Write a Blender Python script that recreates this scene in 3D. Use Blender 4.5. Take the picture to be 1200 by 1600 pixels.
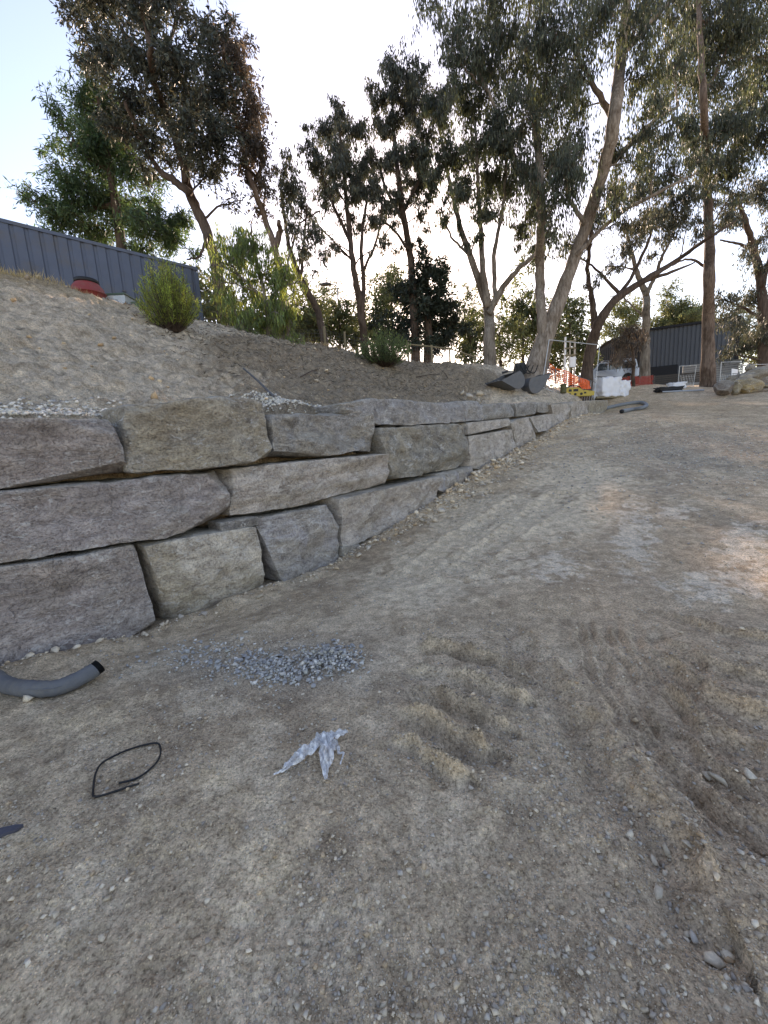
import bpy, math, random
import numpy as np
from mathutils import Vector, Matrix

# ---------------------------------------------------------------- camera / world / light
SC = bpy.context.scene
for o in list(bpy.data.objects):
    bpy.data.objects.remove(o, do_unlink=True)
COL = SC.collection
F = 620.0; PITCH = math.radians(9.5); ROLL = math.radians(3.2)
EYE = np.array([0.0, 0.0, 1.6])
FW = np.array([0, math.cos(PITCH), -math.sin(PITCH)])
U0 = np.array([0, math.sin(PITCH), math.cos(PITCH)])
X0 = np.array([1.0, 0, 0])
RT = math.cos(ROLL)*X0 - math.sin(ROLL)*U0
UP = math.sin(ROLL)*X0 + math.cos(ROLL)*U0
cam = bpy.data.cameras.new('camera'); camo = bpy.data.objects.new('camera', cam); COL.objects.link(camo)
cam.sensor_fit = 'HORIZONTAL'; cam.sensor_width = 36.0; cam.lens = 36.0*F/1200.0
cam.clip_start = 0.05; cam.clip_end = 2000
m = Matrix(((RT[0], UP[0], -FW[0], 0), (RT[1], UP[1], -FW[1], 0), (RT[2], UP[2], -FW[2], 1.6), (0, 0, 0, 1)))
camo.matrix_world = m
SC.camera = camo
SC.render.resolution_x = 768; SC.render.resolution_y = 1024

SUN_EL = math.radians(21.4); SUN_AZ = math.radians(4.9)
w = bpy.data.worlds.new('World'); SC.world = w; w.use_nodes = True
nt = w.node_tree; nt.nodes.clear()
sky = nt.nodes.new('ShaderNodeTexSky'); sky.sky_type = 'NISHITA'; sky.sun_disc = False
sky.sun_elevation = SUN_EL; sky.sun_rotation = SUN_AZ
sky.air_density = 1.0; sky.dust_density = 0.5; sky.ozone_density = 1.3; sky.altitude = 100
bg = nt.nodes.new('ShaderNodeBackground'); bg.inputs[1].default_value = 0.12
wo = nt.nodes.new('ShaderNodeOutputWorld')
nt.links.new(sky.outputs[0], bg.inputs[0]); nt.links.new(bg.outputs[0], wo.inputs[0])
sl = bpy.data.lights.new('sun', 'SUN'); so = bpy.data.objects.new('sun', sl); COL.objects.link(so)
sl.energy = 3.2; sl.angle = math.radians(1.5); sl.color = (1.0, 0.90, 0.76)
sv = Vector((math.sin(SUN_AZ)*math.cos(SUN_EL), math.cos(SUN_AZ)*math.cos(SUN_EL), math.sin(SUN_EL)))
so.rotation_euler = sv.to_track_quat('Z', 'Y').to_euler(); so.location = (0, 0, 40)
vs = SC.view_settings
vs.view_transform = 'Standard'; vs.look = 'None'; vs.exposure = 1.72; vs.use_white_balance = True; vs.white_balance_temperature = 7800; vs.white_balance_tint = 22; vs.gamma = 1.0; vs.use_curve_mapping = False

# ---------------------------------------------------------------- pixel helpers (photo pixels, 1200 x 1600)
def ray(x, y): return FW + RT*(x-600)/F - UP*(y-800)/F
def at(x, y, Y):
    d = ray(x, y); return EYE + d*Y/d[1]
def mpp(Y): return Y/F          # metres per photo pixel at depth Y (roughly)

rng = np.random.default_rng(7)
random.seed(7)

# ---------------------------------------------------------------- numpy noise
def _h(ix, iy, iz, seed):
    n = (ix*374761393 + iy*668265263 + iz*2147483647 + seed*1274126177) & 0xffffffff
    n = ((n ^ (n >> 13))*1274126177) & 0xffffffff
    n = ((n ^ (n >> 16))*2246822519) & 0xffffffff
    n = n ^ (n >> 15)
    return (n & 0xffffff)/float(0xffffff)
def vnoise(x, y, z=0.0, seed=0):
    x, y, z = np.broadcast_arrays(np.asarray(x, float), np.asarray(y, float), np.asarray(z, float))
    ix = np.floor(x).astype(np.int64); iy = np.floor(y).astype(np.int64); iz = np.floor(z).astype(np.int64)
    fx = x-ix; fy = y-iy; fz = z-iz
    fx = fx*fx*fx*(fx*(fx*6-15)+10); fy = fy*fy*fy*(fy*(fy*6-15)+10); fz = fz*fz*fz*(fz*(fz*6-15)+10)
    def L(a, b, t): return a+(b-a)*t
    c = [[[_h(ix+i, iy+j, iz+k, seed) for k in (0, 1)] for j in (0, 1)] for i in (0, 1)]
    return 2*L(L(L(c[0][0][0], c[1][0][0], fx), L(c[0][1][0], c[1][1][0], fx), fy),
             L(L(c[0][0][1], c[1][0][1], fx), L(c[0][1][1], c[1][1][1], fx), fy), fz)-1
def vn2(x, y, seed=0):
    x = np.asarray(x, float); y = np.asarray(y, float)
    ix = np.floor(x).astype(np.int64); iy = np.floor(y).astype(np.int64)
    fx = x-ix; fy = y-iy
    fx = fx*fx*(3-2*fx); fy = fy*fy*(3-2*fy)
    a = _h(ix, iy, 0, seed); b = _h(ix+1, iy, 0, seed); c = _h(ix, iy+1, 0, seed); d = _h(ix+1, iy+1, 0, seed)
    return 2*((a+(b-a)*fx)*(1-fy)+(c+(d-c)*fx)*fy)-1
def fbm2(x, y, seed=0, octv=4, g=0.5):
    s = 0; a = 1; t = 0
    for i in range(octv):
        c, sn = math.cos(0.6+i), math.sin(0.6+i)
        s = s+a*vn2(x*c-y*sn, x*sn+y*c, seed+i*17); t += a; a *= g; x = x*2.03; y = y*2.03
    return s/t
def fbm3(p, seed=0, octv=4, g=0.5):
    s = 0; a = 1; t = 0; x, y, z = p[..., 0], p[..., 1], p[..., 2]
    for i in range(octv):
        s = s+a*vnoise(x, y, z, seed+i*17); t += a; a *= g; x = x*2.03+1.3; y = y*2.03+2.1; z = z*2.03+.7
    return s/t
def sstep(a, b, x):
    t = np.clip((x-a)/(b-a), 0, 1); return t*t*(3-2*t)

# ---------------------------------------------------------------- terrain
WA = math.radians(39.5)
WD = np.array([math.sin(WA), math.cos(WA)]); WN = np.array([-WD[1], WD[0]])
W0 = np.array([-3.5065, 3.3])
def st(x, y): return (x-W0[0])*WD[0]+(y-W0[1])*WD[1], (x-W0[0])*WN[0]+(y-W0[1])*WN[1]
def xy_of(s, t): return W0+WD*s+WN*t
def on_wall(x, y, t=0.0):
    d = ray(x, y); k = ((W0+WN*t-EYE[:2])@WN)/(d[:2]@WN); return EYE+d*k

class TPS:
    def __init__(self, pts, lam=1e-3):
        p = np.array(pts, float); self.c = p[:, :2]; n = len(p)
        K = self._k(self.c)+lam*np.eye(n)
        Pm = np.c_[np.ones(n), self.c]; A = np.zeros((n+3, n+3)); A[:n, :n] = K; A[:n, n:] = Pm; A[n:, :n] = Pm.T
        self.w = np.linalg.solve(A, np.r_[p[:, 2], 0, 0, 0])
    def _k(self, q):
        r2 = (q[:, None, 0]-self.c[None, :, 0])**2+(q[:, None, 1]-self.c[None, :, 1])**2
        return 0.5*r2*np.log(r2+1e-9)
    def __call__(self, x, y):
        q = np.c_[np.ravel(x), np.ravel(y)]; out = np.empty(len(q)); n = len(self.c)
        for i in range(0, len(q), 60000):
            b = q[i:i+60000]; out[i:i+60000] = self._k(b)@self.w[:n]+self.w[n]+b@self.w[n+1:]
        return out.reshape(np.shape(x))

def wp(s, t, z): p = xy_of(s, t); return (p[0], p[1], z)
LOW = [wp(-4, 0, -.12), wp(0, 0, -.2), wp(1.28, 0, -.33), wp(2.8, 0, -.33), wp(3.7, 0, -.34), wp(5.6, 0, -.05), wp(8, 0, .37), wp(10.1, 0, .8),
       wp(14.2, 0, 1.42), wp(16.8, 0, 1.98), wp(22, 0, 2.52), wp(26, 0, 2.75),
       (0, 0, 0), (-2, .5, -.03), (2.5, 1, .0), (0, 3, -.08), (3, 3.2, .02), (5.5, 5.5, .22), (3, 7, .25), (8, 9, .75), (6, 12, 1.15), (13, 12, 1.35),
       (12, 18, 2.4), (19.7, 22, 3.2), (24.3, 30, 4.45), (20, 30, 4.9), (39, 45, 6.0), (24, 45, 6.3), tuple(at(945, 620, 28)), tuple(at(1000, 618, 27)), (30, 24, 3.9), (20, 8, 1.2),
       (0, -8, -.3), (-10, -6, -.3), (10, -6, -.1), (40, 10, 2.), (50, 40, 6.), (10, 40, 6.), (30, 70, 5.), (-20, -30, -1), (30, -30, -1), (70, 10, 3)]
def pp(x, y, Y): return tuple(at(x, y, Y))
UPP = [wp(-3, 1, 2.1), wp(0, 1.0, 2.12), wp(1.2, 1.0, 2.14), wp(3, 1, 2.2), wp(4.5, 1, 2.33), wp(7, 1.0, 2.28), wp(9.6, 1.0, 2.4), wp(12, 1, 2.46),
       wp(15.7, 1, 2.6), wp(19, 1, 2.9), wp(22, 1, 3.05), wp(26.5, 1, 3.35),
       wp(0, 1.7, 2.3), wp(4, 1.8, 2.5), wp(8, 1.9, 2.62), wp(12, 2.4, 2.85), wp(17, 3, 3.25),
       pp(0, 425, 10), pp(75, 447, 11), pp(140, 471, 12), pp(220, 492, 14), pp(300, 510, 16), pp(400, 527, 17), pp(500, 542, 18), pp(640, 566, 20), pp(700, 568, 22),
       pp(765, 572, 24), pp(830, 592, 23.5), pp(790, 613, 19), pp(850, 617, 20.5), pp(900, 618, 22.5), pp(928, 619, 24.5), pp(945, 620, 28),
       (-11, 13.5, 6.25), (-7, 17.5, 6.3), (-13, 17, 6.3), (-10, 22, 6.2), (-2, 22, 5.9), (3, 24, 5.4), (8, 28, 5.5), (14, 30, 5.3), (20, 31, 5.2), (-16, 8, 6.1), (-14, 3, 5.6),
       (-5, 40, 4.5), (15, 45, 5.0), (26, 45, 6.2), (39, 45, 6.0), (-30, 30, 5), (0, 70, 2), (30, 70, 3), (-50, 10, 4), (50, 60, 4)]
LOWT = TPS(LOW, .02); UPT = TPS(UPP, .02)

def gbase(x, y):
    s, t = st(x, y)
    wd = 0.10+np.clip(s-25.5, 0, 20)*0.9+np.clip(-3.2-s, 0, 20)*1.2
    S = sstep(0.74, 0.74+2*wd, t)
    z = LOWT(x, y)*(1-S)+UPT(x, y)*S
    r = np.hypot(x, y-10)
    k = sstep(60, 110, r)
    return z*(1-k)+k*(1.0-0.01*(r-60)), S, s, t

KS = .4*1.013**np.arange(440)
def _march(px, py, fn):
    d = ray(px, py); p = EYE+d[None]*KS[:, None]; f = p[:, 2]-fn(p[:, 0], p[:, 1]); h = np.where(f < 0)[0]
    i = h[0] if len(h) else len(KS)-1
    if i == 0: return p[0]
    u = f[i-1]/(f[i-1]-f[i]+1e-12); return p[i-1]+(p[i]-p[i-1])*min(1, max(0, u))
def GP(px, py): return _march(px, py, lambda x, y: gbase(x, y)[0])      # photo pixel on the ground -> smooth ground point

def seg_dist(x, y, pts):
    best = np.full(np.shape(x), 1e9); side = np.zeros(np.shape(x)); along = np.zeros(np.shape(x)); acc = 0
    for a, b in zip(pts[:-1], pts[1:]):
        vx, vy = b[0]-a[0], b[1]-a[1]; L = math.hypot(vx, vy)
        u = np.clip(((x-a[0])*vx+(y-a[1])*vy)/(L*L), 0, 1)
        dx = x-a[0]-u*vx; dy = y-a[1]-u*vy; d = np.hypot(dx, dy); k = d < best
        side = np.where(k, np.sign(vx*dy-vy*dx), side); along = np.where(k, acc+u*L, along); best = np.where(k, d, best); acc += L
    return best, side, along
def path(px): return [GP(a, b)[:2] for a, b in px]

RUT = path([(820, 985), (860, 1040), (905, 1090), (960, 1170), (1010, 1240), (1070, 1330), (1120, 1430)])
TRK = [path([(905+o, 955), (925+o*1.1, 1010), (955+o*1.25, 1090), (1020+o*1.5, 1180), (1110+o*1.7, 1260), (1180+o*1.9, 1310), (1240+o*2, 1350)]) for o in (0, 42, 84)]
TRF = [path([(640+o, 905-o*.2), (720+o, 845-o*.2), (800+o*1.05, 790-o*.2), (880+o*1.1, 740-o*.1), (930+o, 700)]) for o in (0, 70)]
TRR = path([(1195, 900), (1140, 840), (1085, 780), (1050, 730)])
BUCK = [path(p) for p in ([(640, 1010), (700, 1005), (775, 1025), (835, 1050)], [(628, 1042), (700, 1045), (760, 1068), (815, 1090)], [(620, 1078), (680, 1080), (740, 1105), (785, 1130)],
                          [(605, 1110), (660, 1118), (710, 1145), (755, 1170)], [(600, 1150), (640, 1160), (690, 1185), (720, 1205)])]
RIP = [path(p) for p in ([(1060, 960), (1120, 985), (1200, 1000)], [(1050, 1000), (1110, 1040), (1200, 1060)], [(1040, 1030), (1110, 1085), (1200, 1115)], [(1040, 1075), (1110, 1135), (1200, 1170)],
                         [(1090, 1160), (1140, 1200), (1200, 1225)], [(1060, 1180), (1130, 1240), (1200, 1280)])]
def ridge(x, y, pts, wid, amp, n=None):
    d, s, al = seg_dist(x, y, pts)
    return amp*np.exp(-(d/wid)**2)

def height(x, y, full=True):
    x = np.asarray(x, float); y = np.asarray(y, float)
    z, S, s, t = gbase(x, y)
    r = np.hypot(x, y)
    low = 1-S
    n1 = fbm2(x*.9, y*.9, 3, 3); n2 = fbm2(x*3.1, y*3.1, 11, 3); n3 = fbm2(x*11, y*11, 23, 3)
    rough = .45+.55*sstep(-.25, .35, fbm2(x*.7+4, y*.7, 41, 2))
    d_track = n1*.045+n2*.03*rough+n3*.017*rough
    if full:
        cl = np.clip(vn2(x*24, y*24, 77)-.25, 0, 1)*rough
        d_track = d_track+cl*.022*np.clip(3.2/r, 0, 1)+fbm2(x*34, y*34, 81, 2, .6)*.009*np.clip(2.4/r, 0, 1)*(.6+.6*rough)
    dist = np.clip((6-r)/3, 0, 1)
    wob = fbm2(x*6, y*6, 91, 2)
    xx = x+wob*.05; yy = y+fbm2(x*6+9, y*6, 92, 2)*.05
    brk = .55+.6*sstep(-.4, .3, fbm2(x*4, y*4, 96, 2))
    near = (r < 9)
    if np.any(near):
        add = np.zeros(np.shape(x)); X = xx[near]; Yv = yy[near]; a = np.zeros(X.shape)
        jag = vn2(X*17, Yv*17, 611)*.7+vn2(X*31, Yv*31, 613)*.3
        for p in BUCK:
            d, sd, al = seg_dist(X, Yv, p); q = d*sd+jag*.010
            win = sstep(0, .18, al)*(1-sstep(.8, 1.4, al))*(.7+.3*sstep(-.5, .2, vn2(X*5, Yv*5, 619))); a += win*(.10*np.exp(-(np.abs(q)/.027)**1.1)*(1+.3*jag)-.062*np.exp(-((q+.08)/.05)**2))
        for p in RIP:
            d, sd, al = seg_dist(X, Yv, p); q = d*sd+jag*.014; a += .058*np.exp(-(np.abs(q)/.040)**1.1)*(1+.4*jag)-.048*np.exp(-((q+.09)/.06)**2)
        d, sd, al = seg_dist(X, Yv, RUT); q = d*sd+jag*.03; a += .055*np.exp(-(np.abs(q-.04)/.05)**1.1)*(1+.5*jag)-.055*np.exp(-((q+.12)/.08)**2)
        for p in TRK:
            d, sd, al = seg_dist(X, Yv, p); win = sstep(0, .5, al)*(.65+.35*sstep(-.3, .3, vn2(X*2.3, Yv*2.3, 617)))
            for o_ in (-.09, 0, .09):
                d, sd, al = seg_dist(X, Yv, p); q = d*sd-o_+jag*.004; a += win*(.024*np.exp(-(np.abs(q)/.026)**1.5)-.024*np.exp(-((q-.045)/.024)**2))
            a += -.012*win*np.exp(-(d/.16)**4)
        for p in TRF:
            d, sd, al = seg_dist(X, Yv, p); a += np.exp(-(d/.26)**4)*(-.02+.016*np.sign(np.sin(al*26+d*5))*np.clip(np.abs(np.sin(al*26+d*5)), .2, .7))+.03*np.exp(-((d-.34+jag*.04)/.06)**2)
        add[near] = a; d_track = d_track+add*brk
    far = (r >= 9) & (r < 30)
    rip = np.where(far, .03*np.sin((y*2.2-x*.4)*2.0+n1*3)*sstep(.0, .5, fbm2(x*.35, y*.35, 5, 2)+.2), 0)
    d_track = d_track+rip
    # rubble ramp against the wall foot
    foot = np.exp(-((t+.12)/.22)**2)*sstep(-2, 0, s)*(1-sstep(22, 24, s))
    d_track = d_track+foot*(.03+.05*np.clip(n2+.3, 0, 1)+.035*sstep(5, 7, s))
    b = fbm2(s*1.1-t*.5, t*2.2, 51, 3); b2 = fbm2((s-t*.6)*3.4, t*6, 57, 3); b3 = np.clip(vn2(s*9-t*3, t*13, 61), -.2, 1)
    bank = b*.13+b2*.10+b3*.06+fbm2((s-t*.6)*11, t*17, 67, 2)*.035
    flat = np.exp(-((t-1)/.6)**2)
    bank = bank*(1-.75*flat)
    bank = bank*(1-sstep(35, 60, r))
    # gravel heap behind the wall
    hx, hy = xy_of(4.1, 1.25)
    bank = bank+.16*np.exp(-(((x-hx)/.8)**2+((y-hy)/.5)**2))
    return z+d_track*low*(1-sstep(30, 60, r))+bank*S

def hz(x, y): return float(height(np.array([x]), np.array([y]))[0])
def G(px, py): return _march(px, py, height)
def P(px, Y, py=600):      # ground point below a pixel column at depth Y
    p = at(px, py, Y); return np.array([p[0], p[1], hz(p[0], p[1])])

# ---------------------------------------------------------------- materials
def mat(name):
    m = bpy.data.materials.new(name); m.use_nodes = True; m.node_tree.nodes.clear(); return m, m.node_tree
class NB:
    def __init__(s, name): s.m, s.t = mat(name)
    def n(s, typ, **kw):
        nd = s.t.nodes.new(typ)
        for k, v in kw.items():
            if k.startswith('i_'): nd.inputs[k[2:].replace('_', ' ')].default_value = v
            else: setattr(nd, k, v)
        return nd
    def l(s, a, b): s.t.links.new(a, b)
    def noise(s, vec, scale, detail=4, rough=.55, dist=0):
        nd = s.n('ShaderNodeTexNoise'); nd.inputs['Scale'].default_value = scale; nd.inputs['Detail'].default_value = detail
        nd.inputs['Roughness'].default_value = rough; nd.inputs['Distortion'].default_value = dist
        if vec is not None: s.l(vec, nd.inputs['Vector'])
        return nd.outputs[0]
    def ramp(s, fac, stops):
        nd = s.n('ShaderNodeValToRGB'); e = nd.color_ramp.elements
        while len(e) < len(stops): e.new(.5)
        for i, (p, c) in enumerate(stops):
            e[i].position = p; e[i].color = (c, c, c, 1) if not hasattr(c, '__len__') else (*c, 1)
        s.l(fac, nd.inputs[0]); return nd.outputs[0]
    def mix(s, a, b, fac, mode='MIX'):
        nd = s.n('ShaderNodeMix', data_type='RGBA', blend_type=mode)
        for v, i in ((fac, 0), (a, 6), (b, 7)):
            if hasattr(v, 'is_linked') or hasattr(v, 'links'): s.l(v, nd.inputs[i])
            else: nd.inputs[i].default_value = v if i == 0 else (*v, 1)
        return nd.outputs[2]
    def bump(s, h, strength, dist=.02, nrm=None):
        nd = s.n('ShaderNodeBump'); nd.inputs['Strength'].default_value = strength; nd.inputs['Distance'].default_value = dist
        s.l(h, nd.inputs['Height'])
        if nrm is not None: s.l(nrm, nd.inputs['Normal'])
        return nd.outputs[0]
    def out(s, sh):
        o = s.n('ShaderNodeOutputMaterial'); s.l(sh, o.inputs[0])
    def pr(s, col=None, rough=.8, metal=0, nrm=None, spec=.3, **kw):
        b = s.n('ShaderNodeBsdfPrincipled'); b.inputs['Metallic'].default_value = metal; b.inputs['Specular IOR Level'].default_value = spec
        for v, k in ((col, 'Base Color'), (rough, 'Roughness')):
            if hasattr(v, 'links'): s.l(v, b.inputs[k])
            elif v is not None: b.inputs[k].default_value = (*v, 1) if k == 'Base Color' else v
        if nrm is not None: s.l(nrm, b.inputs['Normal'])
        return b

def simple(name, col, rough=.7, metal=0, var=.25, scale=6, bump=0.15, spec=.3, dirt=None):
    b = NB(name); tc = b.n('ShaderNodeTexCoord'); v = tc.outputs['Object']
    n1 = b.noise(v, scale, 5, .6)
    c = b.mix(tuple(x*(1-var) for x in col), tuple(min(1, x*(1+var)) for x in col), n1)
    if dirt:
        c = b.mix(c, dirt, b.ramp(b.noise(v, scale*.7, 6, .7), [(.5, 0), (.72, .75)]))
    nr = b.bump(b.noise(v, scale*6, 4), bump, .01) if bump else None
    b.out(b.pr(c, rough, metal, nr, spec).outputs[0]); return b.m

def ground_mat():
    b = NB('earth'); geo = b.n('ShaderNodeNewGeometry'); v = geo.outputs['Position']
    a = b.n('ShaderNodeAttribute', attribute_name='Col'); c = a.outputs[0]
    n0 = b.noise(v, 1.7, 4, .6); n1 = b.noise(v, 9, 6, .65); n2 = b.noise(v, 60, 5, .7)
    vo = b.n('ShaderNodeTexVoronoi'); vo.inputs['Scale'].default_value = 95; b.l(v, vo.inputs['Vector'])
    vo2 = b.n('ShaderNodeTexVoronoi'); vo2.inputs['Scale'].default_value = 38; b.l(v, vo2.inputs['Vector'])
    c = b.mix(c, (1.5, 1.48, 1.42), b.ramp(n0, [(.35, 0), (.7, .35)]), 'MULTIPLY')
    c = b.mix(c, (.70, .68, .65), b.ramp(n1, [(.36, .9), (.56, 0)]), 'MULTIPLY')
    c = b.mix(c, (1.32, 1.3, 1.25), b.ramp(n1, [(.52, 0), (.75, .9)]), 'MULTIPLY')
    c = b.mix(c, (.48, .47, .45), b.ramp(n2, [(.36, .95), (.52, 0)]), 'MULTIPLY')  # hollows of the fine bump darkened: crevice shade put into the colour
    c = b.mix(c, (1.4, 1.38, 1.34), b.ramp(n2, [(.55, 0), (.72, .9)]), 'MULTIPLY')
    peb = b.ramp(vo.outputs['Color'], [(.62, 0), (.7, 1)])
    pm = b.mix(peb, (0, 0, 0), b.ramp(vo.outputs['Distance'], [(.25, 0), (.42, 1)]))
    mul = b.n('ShaderNodeMath', operation='MULTIPLY'); b.l(pm, mul.inputs[0]); mul.inputs[1].default_value = .75
    c = b.mix(c, (1.75, 1.72, 1.65), mul.outputs[0], 'MULTIPLY')
    h1 = b.ramp(vo.outputs['Distance'], [(0, 1), (.6, 0)]); h2 = b.ramp(vo2.outputs['Distance'], [(0, 1), (.55, 0)])
    nb_ = b.noise(v, 4.2, 8, .68, .3); mB = b.n('ShaderNodeMath', operation='MULTIPLY'); b.l(nb_, mB.inputs[0]); b.l(a.outputs['Alpha'], mB.inputs[1])
    mD = b.n('ShaderNodeMath', operation='MULTIPLY'); b.l(b.ramp(nb_, [(.38, .8), (.5, 0)]), mD.inputs[0]); b.l(a.outputs['Alpha'], mD.inputs[1])
    c = b.mix(c, (.72, .70, .67), mD.outputs[0], 'MULTIPLY')  # shade in the gaps between bank clods painted into the colour
    nr = b.bump(mB.outputs[0], .85, .26); nr = b.bump(n1, .6, .03, nr); nr = b.bump(h2, .45, .014, nr); nr = b.bump(h1, .7, .008, nr); nr = b.bump(n2, .9, .010, nr)
    b.out(b.pr(c, .95, 0, nr, .12).outputs[0]); return b.m

def stone_attr_mat():
    b = NB('pebbles'); a = b.n('ShaderNodeAttribute', attribute_name='Col'); geo = b.n('ShaderNodeNewGeometry')
    n = b.noise(geo.outputs['Position'], 70, 4, .6)
    c = b.mix(a.outputs[0], (1.35, 1.33, 1.3), b.ramp(n, [(.45, 0), (.7, 1)]), 'MULTIPLY')
    b.out(b.pr(c, .9, 0, b.bump(n, .3, .004), .2).outputs[0]); return b.m

def rock_mat():
    b = NB('quarry_stone'); tc = b.n('ShaderNodeTexCoord'); oi = b.n('ShaderNodeObjectInfo')
    off = b.n('ShaderNodeVectorMath', operation='SCALE'); b.l(oi.outputs['Color'], off.inputs[0]); off.inputs['Scale'].default_value = 173.0
    add = b.n('ShaderNodeVectorMath', operation='ADD'); b.l(tc.outputs['Object'], add.inputs[0]); b.l(off.outputs[0], add.inputs[1]); v = add.outputs[0]
    mp = b.n('ShaderNodeMapping'); b.l(v, mp.inputs[0]); mp.inputs['Scale'].default_value = (1, 1, 2.2); mp.inputs['Rotation'].default_value = (.2, .35, 0)
    sv_ = mp.outputs[0]
    c = oi.outputs['Color']
    n0 = b.noise(v, 1.6, 5, .6, .6); n1 = b.noise(sv_, 6, 7, .65, .4); n2 = b.noise(v, 42, 5, .7)
    al = oi.outputs['Alpha']
    # ochre weathering patches, amount by object
    tan = b.n('ShaderNodeMath', operation='MULTIPLY'); b.l(b.ramp(n0, [(.46, 0), (.56, 1)]), tan.inputs[0]); b.l(al, tan.inputs[1])
    c = b.mix(c, (.46, .39, .28), tan.outputs[0])
    c = b.mix(c, (.74, .72, .72), b.ramp(n1, [(.38, .95), (.52, 0)]), 'MULTIPLY')
    c = b.mix(c, (1.22, 1.2, 1.18), b.ramp(n1, [(.52, 0), (.68, .95)]), 'MULTIPLY')
    c = b.mix(c, (.62, .60, .60), b.ramp(n2, [(.38, .9), (.54, 0)]), 'MULTIPLY')
    c = b.mix(c, (1.25, 1.25, 1.25), b.ramp(n0, [(.35, 1), (.55, 0)]), 'MULTIPLY')
    # dark stain blotches
    n4 = b.noise(v, 3.2, 6, .7, .3)
    c = b.mix(c, (.5, .48, .48), b.ramp(n4, [(.58, 0), (.66, .75)]), 'MULTIPLY')
    # pale scrape marks from machine handling
    mp2 = b.n('ShaderNodeMapping'); b.l(v, mp2.inputs[0]); mp2.inputs['Scale'].default_value = (1.3, 1.3, 2.4); mp2.inputs['Rotation'].default_value = (.5, .75, .4)
    s1 = b.ramp(b.noise(mp2.outputs[0], 4.5, 8, .74, 1.6), [(.545, 0), (.60, 1)]); s2 = b.ramp(b.noise(v, 2.3, 3), [(.40, 0), (.52, 1)])
    ml = b.n('ShaderNodeMath', operation='MULTIPLY'); b.l(s1, ml.inputs[0]); b.l(s2, ml.inputs[1])
    mm = b.n('ShaderNodeMath', operation='MULTIPLY'); b.l(ml.outputs[0], mm.inputs[0]); mm.inputs[1].default_value = .62
    c = b.mix(c, (.62, .60, .57), mm.outputs[0])
    # dust settled on up-facing ledges
    geo = b.n('ShaderNodeNewGeometry'); sp = b.n('ShaderNodeSeparateXYZ'); b.l(geo.outputs['Normal'], sp.inputs[0])
    du = b.n('ShaderNodeMath', operation='MULTIPLY'); b.l(b.ramp(sp.outputs[2], [(.45, 0), (.85, .75)]), du.inputs[0]); b.l(b.ramp(n1, [(.3, .5), (.6, 1)]), du.inputs[1])
    c = b.mix(c, (.36, .33, .27), du.outputs[0])
    ew = b.n('ShaderNodeMath', operation='MULTIPLY'); b.l(b.ramp(geo.outputs['Pointiness'], [(.51, 0), (.60, .8)]), ew.inputs[0]); b.l(b.ramp(n2, [(.35, .2), (.6, 1)]), ew.inputs[1])
    c = b.mix(c, (.52, .50, .46), ew.outputs[0])
    nf = b.noise(sv_, 2.1, 7, .62, .9)
    fl_ = b.ramp(nf, [(.40, 0), (.408, .3), (.475, .34), (.482, .6), (.545, .64), (.552, .85), (.61, .88), (.618, 1)])
    c = b.mix(c, (.80, .785, .78), b.ramp(fl_, [(.1, 1), (.9, 0)]), 'MULTIPLY')
    nf2 = b.noise(v, 5.5, 7, .66, .7); f2_ = b.ramp(nf2, [(.43, 0), (.44, .5), (.53, .55), (.54, 1)])
    nr = b.bump(fl_, .9, .055); nr = b.bump(f2_, .6, .02, nr); nr = b.bump(n1, .7, .035, nr); nr = b.bump(n2, .75, .010, nr); nr = b.bump(n4, .4, .03, nr)
    b.out(b.pr(c, .88, 0, nr, .25).outputs[0]); return b.m

def leaf_mat(name, col, trans=.35, tcol=None):
    b = NB(name); a = b.n('ShaderNodeAttribute', attribute_name='Col')
    c = b.mix(tuple(col), a.outputs[0], 1.0, 'MULTIPLY')
    d = b.pr(c, .55, 0, None, .35)
    tr = b.n('ShaderNodeBsdfTranslucent'); t2 = b.mix(tuple(tcol or (col[0]*2.2, col[1]*2.2, col[2]*1.0)), a.outputs[0], 1.0, 'MULTIPLY'); b.l(t2, tr.inputs[0])
    mx = b.n('ShaderNodeMixShader'); mx.inputs[0].default_value = trans; b.l(d.outputs[0], mx.inputs[1]); b.l(tr.outputs[0], mx.inputs[2])
    b.out(mx.outputs[0]); return b.m

def bark_mat(name, col, col2, sc=1.0):
    b = NB(name); geo = b.n('ShaderNodeNewGeometry')
    mp = b.n('ShaderNodeMapping'); b.l(geo.outputs['Position'], mp.inputs[0]); mp.inputs['Scale'].default_value = (7*sc, 7*sc, 1.1*sc)
    n1 = b.noise(mp.outputs[0], 1.6, 6, .65, .5); n2 = b.noise(geo.outputs['Position'], .9, 4)
    c = b.mix(col, col2, b.ramp(n1, [(.35, 0), (.65, 1)]))
    c = b.mix(c, (.55, .5, .46), b.ramp(n2, [(.5, 0), (.65, .8)]), 'MULTIPLY')
    b.out(b.pr(c, .9, 0, b.bump(n1, .8, .04), .15).outputs[0]); return b.m

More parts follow.
